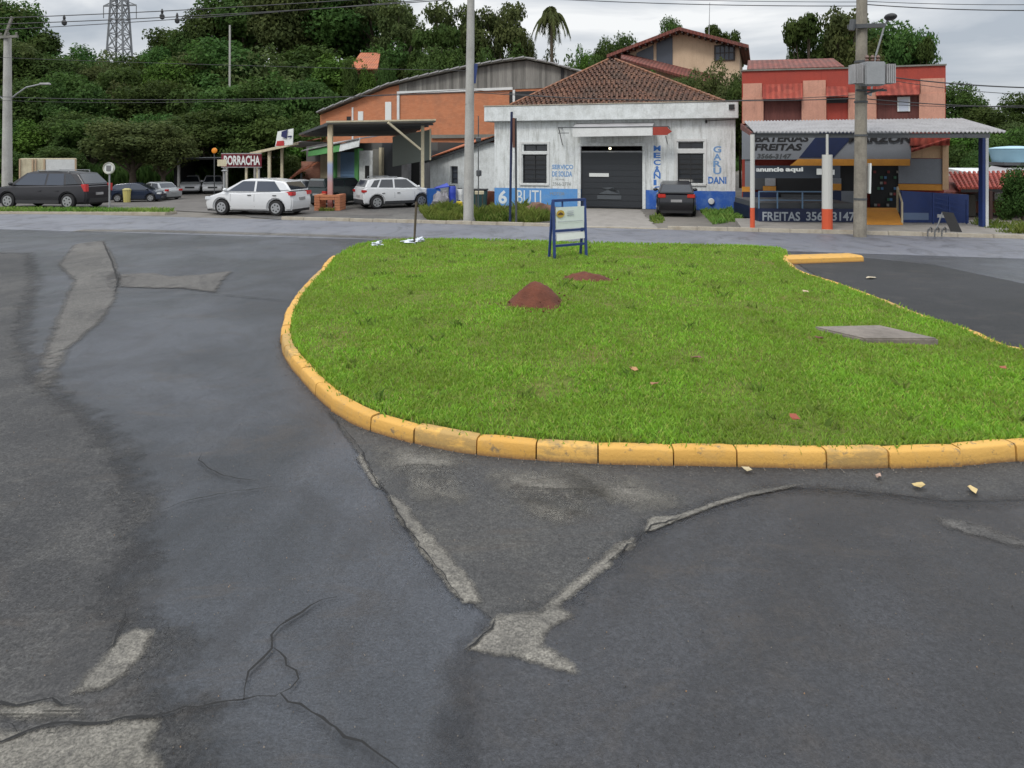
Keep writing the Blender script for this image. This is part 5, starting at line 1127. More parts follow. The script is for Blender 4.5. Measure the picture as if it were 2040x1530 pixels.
tf = MB().hexa([(-.14,-.62,zt-.36),(.44,-.62,zt-.36),(.44,-.2,zt-.36),(-.14,-.2,zt-.36)],[(-.15,-.62,zt+.33),(.45,-.62,zt+.33),(.45,-.2,zt+.33),(-.15,-.2,zt+.33)]).build('transformer', M['grey'], rq, bevel=.03)
for sx in (-1,1):
    b = MB()
    for k in range(5):
        x = .15+sx*(.36+.055*k); b.box(x-.018,x+.018,-.60,-.22,zt-.30,zt+.26)
    b.build('cooling_fins', M['corr'], tf)
b = MB()
for k in range(3): b.lathe([(.04,0),(.07,.04),(.035,.09),(.07,.13),(.03,.2)], (.0+.16*k,-.42,zt+.34), 'Z', 8)
b.build('bushing', flat('brown_porcelain', (.12,.06,.04), .3), tf)
MB().box(-.2,.7,-.2,-.14,zt-.5,zt-.44).bar((0,-.1,zt-.6),(.5,-.4,zt-.45),.05,.05).build('bracket', M['dgrey'], rq)
b = MB(); t_ = crossarm(b, Vector((.08,-.2,P(1713,72,22).z)), 1.0)
b.path([Vector((-.3,-.2,P(1700,60,22).z)),Vector((-.35,-.2,P(1700,80,22).z))],.09,8); b.build('crossarm', M['dgrey'], rq)
a = P(1735,190,21.8)-rp0; e_ = P(1762,52,21.6)-rp0; f_ = P(1770,38,21.5)-rp0
ar = MB().path([Vector((.1,-.15,a.z)), a, P(1745,110,21.7)-rp0, e_, f_], .028, 8).build('lamp_arm', M['grey'], rq)
MB().path([Vector((.1,-.1,P(1720,72,22).z)), P(1742,45,21.8)-rp0],.02,6).build('stay_rod', M['dgrey'], rq)
MB().blob(f_+Vector((.02,-.08,.05)), .17,.22,.11, 3, .03, 12, 8).build('lamp_head', M['plastic'], ar, smooth=60)
b = MB().bar((.24,-.06,1.2),(.26,-.06,2.1),.14,.05).build('white_notice', M['white'], rq)
for z in (1.0,2.9,3.9,5.1): MB().lathe([(.19,0),(.19,.06)], (.0085*z,0,z), 'Z', 14).build('band', M['dgrey'], rq)
# old sign posts near the workshop
sp = G(1016,446,.0); sp0 = thing('sign_post', 'tall thin navy post with rusty brown board edge-on, in front of the workshop left window', 'post', sp, 0)
zt = P(1024,222,24.6).z
MB().tube((0,0,0),(.06,0,zt),.045,.045,8).build('post', M['navy'], sp0)
b = MB().tube((.22,0,0),(.20,0,P(1032,235,24.6).z),.04,.04,8); b.build('second_post', M['dgrey'], sp0)
z0, z1 = P(1030,294,24.6).z, P(1030,235,24.6).z; MB().box(.09,.17,-.3,.3,z0,z1).build('rusty_board', dirty('rusty_brown_board', (.15,.07,.05), (.08,.045,.035)), sp0)
dp = G(953,438); dp0 = thing('drain_post', 'thin rusty post with dark cap standing right beside the tall pale pole', 'post', dp, 0)
MB().tube((0,0,0),(0,0,P(953,230,26).z),.022,.02,6).lathe([(.03,0),(.1,.05),(.11,.18),(.03,.22)], (0,0,P(953,284,26).z), 'Z', 10).lathe([(.04,0),(.1,.03),(.1,.22),(.03,.25)], (.02,0,P(953,352,26).z), 'Z', 10).build('post', M['dgrey'], dp0)
# dead pole on the hill
tp_ = P(457,108,58); MB_ = MB().tube(Vector((tp_.x,58,hill(tp_.x,58)-.3)), P(458,50,58), .10,.08,8).build('bare_pole', M['pole'], None); tag(MB_, 'thin bare pale pole rising out of the hillside wood left of the tallest trees', 'pole')
# lattice pylon
py = thing('pylon', 'steel lattice power pylon on the skyline above the wood at upper left', 'pylon', P(238,110,150), 0)
b = MB(); zb = -14.0; zt = 20.0; o = py.location
def leg(sx, sy, z): w = 2.3+(zt-z)/(zt-zb)*2.6-1.0; w = max(.7, w*.62); return Vector((sx*w, sy*w, z))
lv = [zb+i*(zt-zb)/11 for i in range(12)]
for i in range(11):
    for sx, sy in ((1,1),(1,-1),(-1,-1),(-1,1)):
        b.bar(leg(sx,sy,lv[i]), leg(sx,sy,lv[i+1]), .34,.34)
    for (p_, q_) in (((1,1),(1,-1)),((1,-1),(-1,-1)),((-1,-1),(-1,1)),((-1,1),(1,1))):
        b.bar(leg(*p_,lv[i]), leg(*q_,lv[i+1]), .15,.15); b.bar(leg(*q_,lv[i]), leg(*p_,lv[i+1]), .15,.15); b.bar(leg(*p_,lv[i]), leg(*q_,lv[i]), .15,.15)
b.build('tower', flat('grey_galvanised', (.17,.18,.19), .6), py)
b = MB(); za = P(240,12,150).z-o.z
for z in (za, za+5): b.bar((-3.4,0,z),(3.6,0,z+.2),.3,.3).bar((-3.4,0,z),(0,0,z+1.6),.2,.2).bar((3.6,0,z+.2),(0,0,z+1.6),.2,.2)
for x in (-3.4,3.6): b.tube((x,0,za),(x,0,za-2.6),.09,.09,6)
b.build('arm', flat('grey_galvanised_arm', (.17,.18,.19), .6), py)
# ================================================================ overhead cables
def cable(p, q, sag, r, label, grp='overhead cables', mat='cable'):
    b = MB(); pts = [p.lerp(q, i/24)-Vector((0,0,sag*4*(i/24)*(1-i/24))) for i in range(25)]; b.path(pts, r, 5)
    o = b.build('overhead_cable', M[mat]); tag(o, label, 'cable', grp); return o
YL, YC, YR, YE = 31, 25.3, 22.1, 20.0
cs = [((-60,50),(940,-4),(24,24),.1,'topmost of the cables crossing the pylon at upper left'),
      ((-60,38),(940,-18),(24,24),.1,'cable running just above the topmost pair at upper left'),
      ((-60,62),(1000,-14),(30,25),.12,'second cable down crossing the pylon at upper left'),
      ((-60,112),(934,141),(35,25.2),.06,'thin reddish cable crossing the dark wood to the tall pale pole'),
      ((-60,190),(934,183),(35,25.2),.25,'thick low cable crossing the wood at mid height to the tall pale pole'),
      ((-60,197),(934,178),(35.2,25.4),.32,'thin cable hanging just under the thick low cable over the wood')]
for (a,ya),(c,yc),(Y0,Y1),sg_,lb_ in cs: cable(P(a,ya,Y0), P(c,yc,Y1), sg_, .016 if 'thin' not in lb_ else .010, lb_)
cable(P(934,183,25.2), P(1716,196,22.1), .18, .016, 'thick low cable from the tall pale pole across the workshop parapet')
cable(P(934,178,25.3), P(1716,188,22.1), .30, .010, 'thin cable beside the thick one across the workshop parapet')
cable(P(1716,196,22.1), P(2120,214,20.6), .08, .016, 'thick low cable crossing the pink piers right of the transformer')
cable(P(1716,205,22.1), P(2120,206,20.6), .1, .010, 'thin low cable crossing the pink piers right of the transformer')
cable(P(1720,146,22.1), P(2140,176,20.6), .12, .020, 'thick cable in the open sky right of the red building')
cable(P(1720,150,22.1), P(2140,190,20.6), .16, .010, 'thin lower cable in the open sky right of the red building')
cable(P(940,-12,25.2), P(1712,12,22.1), .12, .014, 'upper cable near the top edge above the beige house')
cable(P(940,-18,25.2), P(1712,4,22.1), .10, .010, 'highest thin cable near the top edge above the beige house')
cable(P(1714,8,22.1), P(2140,20,20.6), .08, .016, 'cable near the top edge right of the transformer pole')
cable(P(1714,2,22.1), P(2140,8,20.6), .06, .010, 'highest thin cable right of the transformer pole')
for k, (x,y,Y,w) in enumerate(((128,42,25,'leftmost'),(323,30,25,'middle'),(353,38,25,'right-hand'))):
    q = P(x,y,Y); o = MB().lathe([(.02,.22),(.05,.12),(.035,.05),(.09,-.02),(.08,-.12),(.02,-.16)], q, 'Z', 8).build('cable_weight', M['plastic']); tag(o, f'small dark pear-shaped fitting hanging on the upper cables, {w} of three', 'cable fitting', 'fittings on the upper cables')

# ================================================================ island furniture
fs = G(1105,514,.16); fe = G(1168,508,.16)
af = thing('board_stand', 'blue metal frame stand holding a white notice board on the grass island', 'notice board', (fs.x,fs.y,.15), math.atan2(fe.y-fs.y, fe.x-fs.x))
w = (fe-fs).xy.length; k = fs.y/F; H_ = (514-398)*k
b = MB()
for x in (0,w): b.bar((x,0,-.05),(x+.04,.12,H_),.055,.055)
b.bar((.04,.12,H_-.02),(w+.04,.12,H_-.02),.06,.06).bar((.02,.04,.27*1),(w+.02,.04,.27),.05,.05).bar((.02,.06,.60),(w+.02,.06,.60),.05,.05)
b.bar((w*.3+.03,.12,H_-.02),(w*.3+.03,.115,H_-.2),.03,.03)
b.build('frame', M['blue'], af)
for x in (0,w): MB().bar((x+.04,.28,-.05),(x+.04,.14,H_-.06),.045,.045).build('rear_leg', M['blue'], af)
bd = MB().slab([(.07,.055,.64),(w-.02,.055,.64),(w+.01,.085,H_-.17),(.09,.085,H_-.17)],.02).build('board', flat('off_white_board', (.60,.66,.62), .4), af)
MB().prism([(.14+.11*math.cos(t*.4)+.06,.98+.085*math.sin(t*.4)) for t in range(16)],.052,.058).build('yellow_emblem', flat('ochre_print', (.50,.33,.05)), bd)
MB().prism([(.12,.96),(.28,.96),(.25,.995),(.20,1.02),(.15,1.0)],.044,.0515).build('dark_emblem', flat('brown_print', (.10,.055,.03)), bd)
MB().box(.38,.58,.056,.0615,.94,.955).box(.38,.56,.056,.0615,.985,1.0).box(.39,.57,.056,.0615,1.03,1.04).box(.12,w-.06,.044,.0475,.80,.81).build('printed_lines', flat('pale_grey_print', (.36,.38,.44)), bd)
MB().slab([(.07,.02,.38),(w-.02,.03,.40),(w-.01,.05,.55),(.08,.05,.55)],.02).build('lower_board', M['white'], af)
st = G(825,484,.14); s0 = thing('wooden_stake', 'thin brown wooden stake standing at the far left edge of the grass island', 'stake', (st.x,st.y,.1), 0)
MB().tube((0,0,0),(.06,0,1.12),.028,.034,7).build('stick', M['bark'], s0)
def bag(px, py, rx, ry, rz_, label, seed, mat='tarp'):
    q = G(px,py,.15); o = thing('plastic_bag', label, 'plastic bag', q, 0); MB().blob((0,0,rz_*.4), rx, ry, rz_, seed, .9, 18, 8, -.02).build('sheet', M[mat], o, smooth=25)
bag(818,483,.15,.11,.05,'crumpled white plastic bag lying left of the foot of the wooden stake',2); bag(836,480,.12,.09,.05,'crumpled white plastic bag lying right of the foot of the wooden stake',5); bag(752,487,.12,.09,.04,'small crumpled plastic bag at the left tip of the grass island',8)
for i, (px,py,s,c,lb) in enumerate([(1830,967,.075,(.50,.38,.17),'narrow dry yellow leaf on the dark asphalt below the kerb'),(1938,975,.075,(.55,.42,.20),'largest dry yellow leaf on the dark asphalt at right'),(1490,936,.06,(.45,.38,.24),'pale leaf scrap lying against the foot of the yellow kerb'),(1750,949,.05,(.40,.28,.22),'small pinkish leaf near the foot of the yellow kerb'),
     (1262,735,.09,(.40,.22,.10),'brown curled leaf on the grass left of centre'),(1303,765,.06,(.30,.15,.08),'small dark brown leaf on the middle of the lawn'),(1583,832,.10,(.26,.06,.03),'reddish brown leaf near the front edge of the lawn'),(1387,712,.08,(.16,.07,.05),'dark leaf at the edge of a bare patch on the lawn'),(1998,733,.09,(.28,.09,.04),'rusty leaf at the right side of the lawn'),(1632,673,.08,(.12,.05,.03),'dark brown leaf left of the concrete slab'),(1735,553,.16,(.42,.36,.26),'pale scrap of paper lying in the dark asphalt bay'),(1605,581,.1,(.45,.36,.22),'tan leaf on the upper right of the lawn')]):
    z = .03 if py > 930 or (px,py) == (1735,553) else .24; q = G(px,py,z); b = MB(); n = 8
    vs = [(s*math.cos(t*.785)*(1+.35*((t*7+i)%3-1)*.5), s*.55*math.sin(t*.785), .012*((t*5+i)%3)) for t in range(n)]; b.add(vs+[(v[0],v[1],v[2]-.003) for v in vs], [tuple(range(n)), tuple(range(2*n-1,n-1,-1))]+[(j,j+n,(j+1)%n+n,(j+1)%n) for j in range(n)])
    o = b.build('fallen_leaf', flat('dry_leaf', c, .8)); o.location = q+Vector((0,0,.0)); o.scale = (.72,.72,.72); o.rotation_euler = (0,0,i*1.3); tag(o, lb, 'leaf', 'fallen leaves')

# ================================================================ clutter beside the workshop
def barrel(px, py, r, h, mat, label, cat='barrel'):
    o = thing('plastic_barrel', label, cat, G(px,py), 0); MB().lathe([(r*.9,0),(r,.04),(r,h*.3),(r*1.03,h*.33),(r,h*.36),(r,h*.66),(r*1.03,h*.69),(r,h*.72),(r,h*.94),(r*.85,h)], (0,0,0), 'Z', 16).build('body', mat, o, smooth=50)
    MB().lathe([(r*.8,h+.002),(r*.8,h+.03),(r*.2,h+.04)], (0,0,0), 'Z', 16).build('lid', M['plastic'], o)
barrel(901,414,.17,1.0,M['bluebright'],'upright bright blue barrel behind the verge, left of the tall pale pole')
barrel(916,413,.15,.85,M['white_clean'],'white can with yellow base between the blue barrel and the pale pole'); 
o = thing('plastic_can','low bright yellow can in front of the white can','can',G(915,415),0); MB().lathe([(.13,0),(.15,.02),(.15,.28),(.1,.32)],(0,0,0),'Z',12).build('body', flat('yellow_plastic', (.62,.48,.03), .5), o); MB().lathe([(.05,.322),(.05,.37)],(0,0,0),'Z',8).build('cap', M['plastic'], o)
o = thing('wheelie_bin','leaning blue wheeled bin with open lid behind the front of the white compact wagon','bin',G(862,414),.2)
MB().hexa([(-.22,-.25,.05),(.22,-.25,.05),(.22,.25,.05),(-.22,.25,.05)],[(-.28,-.32,.88),(.34,-.32,.88),(.34,.32,.88),(-.28,.32,.88)]).build('body', flat('mid_blue_plastic', (.015,.10,.36), .5), o, bevel=.03)
MB().slab([(.1,-.33,.92),(.72,-.33,1.0),(.70,.33,1.12),(.1,.33,.92)],.04).build('lid', M['bluebright'], o)
for i,(px,w,lb) in enumerate(((872,.26,'grey stuffed rubbish bag beside the leaning blue bin'),(884,.24,'grey-brown rubbish bag leaning against the blue barrel'))):
    o = thing('rubbish_bag', lb, 'rubbish bag', G(px,415), 0); MB().blob((0,0,.33), w, w, .38, i+4, .25, 16, 10, 0).build('sack', flat('greyish_sack', (.26,.25,.27), .6), o, smooth=40); MB().tube((0,0,.66),(.03,0,.78),.04,.08,7).build('knot', M['corr'], o)
o = thing('green_bin','dark green wheeled bin standing right of the tall pale pole','bin',G(957,424),0)
MB().hexa([(-.24,-.25,.05),(.24,-.25,.05),(.24,.25,.05),(-.24,.25,.05)],[(-.3,-.3,.95),(.3,-.3,.95),(.3,.3,.95),(-.3,.3,.95)]).build('body', flat('dark_teal_plastic', (.02,.06,.065), .5), o, bevel=.03); MB().box(-.32,.32,-.32,.32,.952,1.0).build('lid', M['dark'], o)
o = thing('rusty_drum','rusty red drum between the dark green bin and the blue painted wall','drum',G(976,421),0)
MB().lathe([(.2,0),(.2,.3),(.215,.32),(.2,.34),(.2,.85),(.17,.87)],(0,0,0),'Z',14).build('body', M['red_soil'], o); MB().box(-.3,-.15,-.28,-.2,0,.5).build('plank', M['planks'], o)
o = thing('stool','cream stool with rusty legs among the clutter right of the pale pole','stool',G(955,428),0); MB().box(-.18,.18,-.15,.15,.84,.96).build('seat', M['cream'], o); MB().bar((-.15,-.1,0),(-.12,-.1,.84),.03,.03).bar((.15,-.1,0),(.12,-.1,.84),.03,.03).bar((-.15,.12,0),(-.12,.12,.84),.03,.03).bar((.15,.12,0),(.12,.12,.84),.03,.03).build('legs', M['bark'], o)
q = G(1074,430); hp = thing('rubble_heap','rounded heap of brown earth and rubble at the foot of the blue painted band','heap',q,0); MB().blob((0,0,.08),.62,.4,.42,3,.2,20,10,-.02).build('soil', dirty('brown_rubble', (.18,.10,.07), (.09,.06,.045), .95, 6, .6, 20, .6), hp, smooth=60)
b = MB()
for k in range(14): b.blob((random.uniform(-1.3,.8),random.uniform(-.3,.2),.06), .09,.08,.08, k, .3, 7,5)
b.build('stone', M['corr_dark'], hp)
b = MB(); q = G(1440,416); o = thing('wall_lamp','small round pale fitting low on the dark blue band of the workshop wall','wall fitting', W_.A, W_.rz); s = W_.uz(1417,401); MB().lathe([(.12,-.05),(.14,0)], (s[0],-.06,s[1]), 'Y', 12).build('disc', M['white_wall'], o)
MB().tube((s[0],-.058,s[1]),(s[0],-.002,s[1]),.03,.03,6).build('stem', M['grey'], o)
# ================================================================ vehicles
M['car_white'] = paint('white_car_paint', (.66,.67,.68), .25, .6)
M['car_grey'] = paint('silver_car_paint', (.36,.38,.39), .28, .6, .3)
M['car_dark'] = paint('charcoal_car_paint', (.012,.012,.017), .45, .18, 0)
M['car_navy'] = paint('dark_blue_car_paint', (.018,.028,.055), .25, .7, .1)
M['car_black'] = paint('black_car_paint', (.006,.006,.010), .3, .4)
M['car_green'] = paint('dark_green_car_paint', (.012,.026,.028), .28, .6)
def shell(prof, hw, mat, name, parent, bev, widthf, xc=(), zc=(), smooth=35):
    """closed body: side outline (x,z) given full width, its rim rounded, cut into bands and bent to plan and section curves"""
    bm = bmesh.new(); k = len(prof)
    a = sum(prof[i][0]*prof[(i+1)%k][1]-prof[(i+1)%k][0]*prof[i][1] for i in range(k))
    if a > 0: prof = prof[::-1]
    L_ = [bm.verts.new((x, hw, z)) for x, z in prof]; R_ = [bm.verts.new((x, -hw, z)) for x, z in prof]
    bm.faces.new(L_); bm.faces.new(R_[::-1])
    for i in range(k): bm.faces.new((L_[i], R_[i], R_[(i+1)%k], L_[(i+1)%k])[::-1])
    bmesh.ops.recalc_face_normals(bm, faces=bm.faces)
    if bev:
        es = [e for e in bm.edges if abs(abs(e.verts[0].co.y)-hw) < 1e-4 and e.verts[0].co.y*e.verts[1].co.y > 0]
        bmesh.ops.bevel(bm, geom=es, offset=bev, segments=3, affect='EDGES', clamp_overlap=True)
    for x in xc: bmesh.ops.bisect_plane(bm, geom=bm.verts[:]+bm.edges[:]+bm.faces[:], plane_co=(x,0,0), plane_no=(1,0,0))
    for z in zc: bmesh.ops.bisect_plane(bm, geom=bm.verts[:]+bm.edges[:]+bm.faces[:], plane_co=(0,0,z), plane_no=(0,0,1))
    for y in (-hw*.5, 0, hw*.5): bmesh.ops.bisect_plane(bm, geom=bm.verts[:]+bm.edges[:]+bm.faces[:], plane_co=(0,y,0), plane_no=(0,1,0))
    bmesh.ops.triangulate(bm, faces=[f for f in bm.faces if len(f.verts) > 4])
    for v in bm.verts: v.co.y *= widthf(v.co.x, v.co.z)
    me = bpy.data.meshes.new(name); bm.to_mesh(me); bm.free()
    return link(name, me, mat, parent, smooth)
def make_car(name, label, loc, rz, L, Wd, kind, mat, group=None, cladding=False):
    h = dict(hatch=1.47, suv=1.68, cross=1.62, sedan=1.42, box=1.55)[kind]; hw = Wd/2; r = .31 if kind in ('hatch','sedan') else .35
    t = thing(name, label, 'car', (loc[0],loc[1],loc[2] if len(loc) > 2 else 0), rz, group)
    f, b_ = L/2, -L/2; wf, wr = f-.80*L/3.9*1.0, b_+.68*L/3.9; zb = .20 if kind in ('hatch','sedan') else .27
    bz = h*.60                                     # belt line height at mid
    def arch(xc):
        ra = r+.055; z0 = max(zb, .0); a0 = math.asin((z0-r)/ra) if abs((z0-r)/ra) < 1 else -1
        n = 10; return [(xc+ra*math.cos(a0+(math.pi-2*a0)*i/n), r+ra*math.sin(a0+(math.pi-2*a0)*i/n)) for i in range(n+1)]
    # outline of the lower body, front -> over the top -> rear -> underneath
    if kind == 'sedan':
        top = [(f-.01,.48),(f-.07,.66),(f-.35,.78),(f-.95,.87),(.4,.90),(-.9,.92),(b_+.55,.95),(b_+.10,.90),(b_+.02,.70),(b_,.48)]
        cab = [(f-1.02,.86),(f-1.75,h-.07),(f-2.05,h),(-.35,h),(-1.0,h-.06),(b_+.62,.93),(-.6,.90)]
    elif kind == 'hatch':
        top = [(f,.45),(f-.05,.62),(f-.25,.76),(f-.80,.92),(.3,.90),(-.8,.95),(b_+.25,1.0),(b_+.06,.92),(b_-.0,.62),(b_+.01,.42)]
        cab = [(f-.72,.90),(f-1.62,h-.08),(f-2.0,h),(-.65,h-.01),(b_+.42,h-.11),(b_+.10,1.0),(-.3,.90)]
    elif kind == 'suv':
        top = [(f,.50),(f-.03,.72),(f-.20,.92),(f-.95,1.02),(.4,1.03),(-.9,1.06),(b_+.22,1.10),(b_+.05,1.0),(b_,.66),(b_+.01,.48)]
        cab = [(f-.95,1.0),(f-1.72,h-.08),(f-2.1,h),(-.8,h),(b_+.60,h-.08),(b_+.12,1.08),(-.3,1.0)]
    else:
        top = [(f,.52),(f-.03,.78),(f-.22,.96),(f-.85,1.06),(.3,1.06),(-.8,1.10),(b_+.18,1.14),(b_+.03,1.04),(b_,.70),(b_+.01,.50)]
        cab = [(f-.82,1.03),(f-1.55,h-.09),(f-1.9,h),(-.7,h),(b_+.34,h-.10),(b_+.08,1.10),(-.3,1.02)]
    if kind == 'box': cab = [(f-.95,1.03),(f-1.35,h-.03),(f-1.5,h),(b_+.15,h),(b_+.06,h-.1),(b_+.04,1.08),(-.3,1.02)]
    low = [(b_+.06,zb+.02)]+arch(wr)[::-1]+arch(wf)[::-1]+[(f-.07,zb+.02)]
    prof = top+low
    def wfun(x, z):
        e = max(0, (abs(x)-.30*L)/(.20*L)); k = 1-.13*e**2.2
        k *= 1-.05*max(0, (z-.62)/.45)**1.5 if z > .62 else 1-.07*((.62-z)/.45)**2
        return k
    body = shell(prof, hw, mat, 'body', t, .055, wfun, xc=[b_+L*i/16 for i in range(1,16)], zc=(.36,.50,.64,.78,.90))
    tum = .30
    def cw(x, z): return (1-tum*max(0,(z-.9))/.62*.85)*(1-.06*max(0,(abs(x)-.25*L)/(.25*L)))
    chw = hw-.045
    cabin = shell(cab, chw, mat, 'cabin', t, .05, cw, xc=[b_+L*i/12 for i in range(1,12)], zc=(1.05,1.2,1.35,1.45))
    # glass: side panes follow the leaning side of the cabin
    def side(poly, sgn, mt, nm, par=t, out=.006):
        bm = bmesh.new(); bm.faces.new([bm.verts.new((x,0,z)) for x, z in poly])
        for i in range(1,24): bmesh.ops.bisect_plane(bm, geom=bm.verts[:]+bm.edges[:]+bm.faces[:], plane_co=(b_+L*i/24,0,0), plane_no=(1,0,0))
        for z_ in (1.0,1.1,1.2,1.3,1.4): bmesh.ops.bisect_plane(bm, geom=bm.verts[:]+bm.edges[:]+bm.faces[:], plane_co=(0,0,z_), plane_no=(0,0,1))
        bm.normal_update()
        for f_ in bm.faces:
            if f_.normal.y*sgn < 0: f_.normal_flip()
        for v in bm.verts: v.co.y = sgn*(chw*cw(v.co.x, v.co.z)+out)
        me = bpy.data.meshes.new(nm); bm.to_mesh(me); bm.free(); return link(nm, me, mt, par, 40)
    zlo = bz+.02 if kind in ('hatch','sedan') else 1.07; zlo = {'hatch':.965,'sedan':.93}.get(kind, zlo); zhi = h-.10
    # front/rear slope of cabin at height z
    def xf(z): (x0,z0),(x1,z1) = cab[0],cab[1]; return x0+(x1-x0)*(z-z0)/(z1-z0)
    def xr(z):
        (x0,z0),(x1,z1) = cab[5],cab[4]; return x0+(x1-x0)*(z-z0)/(z1-z0)
    g = .13; mid = (xf(zlo)+xr(zlo))/2+.05
    if kind == 'hatch': rear_end = [(xr(zlo)+.42,zlo),(xr(zhi)+.42,zhi)]
    elif kind == 'sedan': rear_end = [(xr(zlo)+.30,zlo),(xr(zhi)+.12,zhi)]
    elif kind == 'suv': rear_end = [(xr(zlo)+1.0,zlo),(xr(zhi)+.66,zhi)]
    else: rear_end = [(xr(zlo)+.75,zlo),(xr(zhi)+.70,zhi)]
    for sg in (1,-1):
        side([(xf(zlo)-g-.12,zlo),(mid+.04,zlo),(mid+.06,zhi),(xf(zhi)-g,zhi)], sg, M['glass2'] if kind in ('hatch','suv') else M['glass'], 'window')
        side([(mid-.05,zlo)]+rear_end+[(mid-.03,zhi)], sg, M['glass2'] if kind in ('hatch','suv') else M['glass'], 'window')
        if kind in ('suv','cross'): side([(rear_end[0][0]-.09,zlo+.03),(xr(zlo)+.32,zlo+.06),(xr(zhi)+.30,zhi-.04),(rear_end[1][0]-.08,zhi)], sg, M['glass'], 'window')
        side([(xf(zlo)-.02,zlo),(xf(zlo)-g-.08,zlo),(xf(zhi)-g+.01,zhi),(xf(zhi)-.04,zhi)], sg, mat, 'windscreen_pillar', t, .004)
        # door lines, handles, sill strip
        d = MB()
        for x in (mid, wf-.42 if kind != 'box' else wf-.4): d.add([(x-.006,sg*(hw*wfun(x,.34)+.002),.34),(x+.006,sg*(hw*wfun(x,.34)+.002),.34),(x+.006,sg*(hw*wfun(x,.62)+.003),.62),(x-.006,sg*(hw*wfun(x,.62)+.003),.62),(x+.006,sg*(hw*wfun(x,.86)+.002),.86),(x-.006,sg*(hw*wfun(x,.86)+.002),.86)], [(0,1,2,3),(3,2,4,5)] if sg < 0 else [(3,2,1,0),(5,4,2,3)])
        tag(d.build('door_gap', M['plastic'], t), kind=None)
        for x in (mid+.22, rear_end[0][0]+.25):
            y = hw*wfun(x,.82); MB().box(x-.08,x+.08,min(sg*y,sg*(y+.03)),max(sg*y,sg*(y+.03)),.80,.83).build('door_handle', M['plastic'] if mat == M['car_white'] else mat, t)
        x = xf(zlo)-.18; y = chw*cw(x,1.0); MB().blob((x,sg*(y+.12),zlo+.05), .07,.11,.075, 1, .05, 8, 6).tube((x,sg*y,zlo+.02),(x,sg*(y+.08),zlo+.04),.02,.02,5).build('mirror', mat if kind != 'suv' else M['plastic'], t, smooth=60)
        if cladding or kind in ('suv','cross'):
            c = MB(); y = hw*wfun(0,.36)+.012
            c.box(wr+r+.08,wf-r-.08,min(sg*(y-.05),sg*y),max(sg*(y-.05),sg*y),zb-.01,zb+.13); c.build('sill_cladding', M['plastic'], t)
        # lamps
        yl = hw*.80
        if kind == 'suv':   zs = (.78,1.12)
        elif kind == 'cross': zs = (.86,1.0)
        elif kind == 'hatch': zs = (.80,.96)
        else: zs = (.72,.88)
        def lampw(x0,x1,z0,z1,y0,y1,mt,nm):
            ys = sorted((sg*y0,sg*y1)); return MB().box(x0,x1,ys[0],ys[1],z0,z1).build(nm, mt, t, bevel=.02)
        wy = hw*wfun(b_+.12,(zs[0]+zs[1])/2)
        lampw(b_-.015 if kind != 'hatch' else b_+.0, b_+(.34 if kind == 'hatch' else .26 if kind != 'sedan' else .12), zs[0], zs[1], wy-.30 if kind != 'suv' else wy-.16, wy+.012, M['tail'], 'tail_lamp')
        lampw(f-.34, f-.03, .60 if kind in ('hatch','sedan') else .74, .74 if kind in ('hatch','sedan') else .90, hw*.55, hw*wfun(f-.3,.7)+.004, M['lamp'], 'headlamp')
    # screens
    def screen(p0, p1, sgn, nm):
        (x0,z0),(x1,z1) = p0,p1; d = Vector((x1-x0,0,z1-z0)); n = Vector((-d.z,0,d.x)).normalized()*sgn
        a = Vector((x0,0,z0))+d*.10; c = Vector((x0,0,z0))+d*.93; o = n*.012
        ya, yc = chw*cw(a.x,a.z)-.07, chw*cw(c.x,c.z)-.09
        q = [Vector((a.x,-ya,a.z))+o, Vector((a.x,ya,a.z))+o, Vector((c.x,yc,c.z))+o, Vector((c.x,-yc,c.z))+o]
        m_ = MB().hexa(q, [v-n*.04 for v in q]); return m_.build(nm, M['glass'], t)
    screen(cab[0], cab[1], -1 if True else 1, 'windscreen'); screen(cab[5], cab[4], 1, 'rear_window')
    # bumpers, plate, underside
    MB().box(b_+.05,f-.05,-hw*.78,hw*.78,zb-.05,zb+.25).build('underbody', M['dark'], t)
    if kind in ('suv','cross'):
        MB().box(b_-.02,b_+.14,-hw*.72,hw*.72,zb,zb+.24).build('rear_bumper', M['plastic'], t, bevel=.03)
        MB().box(f-.12,f+.02,-hw*.72,hw*.72,zb,zb+.22).build('front_bumper', M['plastic'], t, bevel=.03)
        for sg in (1,-1): y = sg*chw*.70; MB().bar((xf(h)-.5,y,h+.05),(xr(h)+.35,y,h+.04),.035,.03).bar((xf(h)-.5,y,h-.02),(xf(h)-.5,y,h+.05),.03,.05).bar((xr(h)+.35,y,h-.04),(xr(h)+.35,y,h+.04),.03,.05).build('roof_rail', M['grey'], t)
    MB().box(b_-.022,b_+.02,-.22,.22,.62 if kind != 'sedan' else .56,.73 if kind != 'sedan' else .67).build('number_plate', M['corr'], t)
    MB().box(f-.04,f+.006,-.35,.35,.46,.60).build('grille', M['plastic'], t)
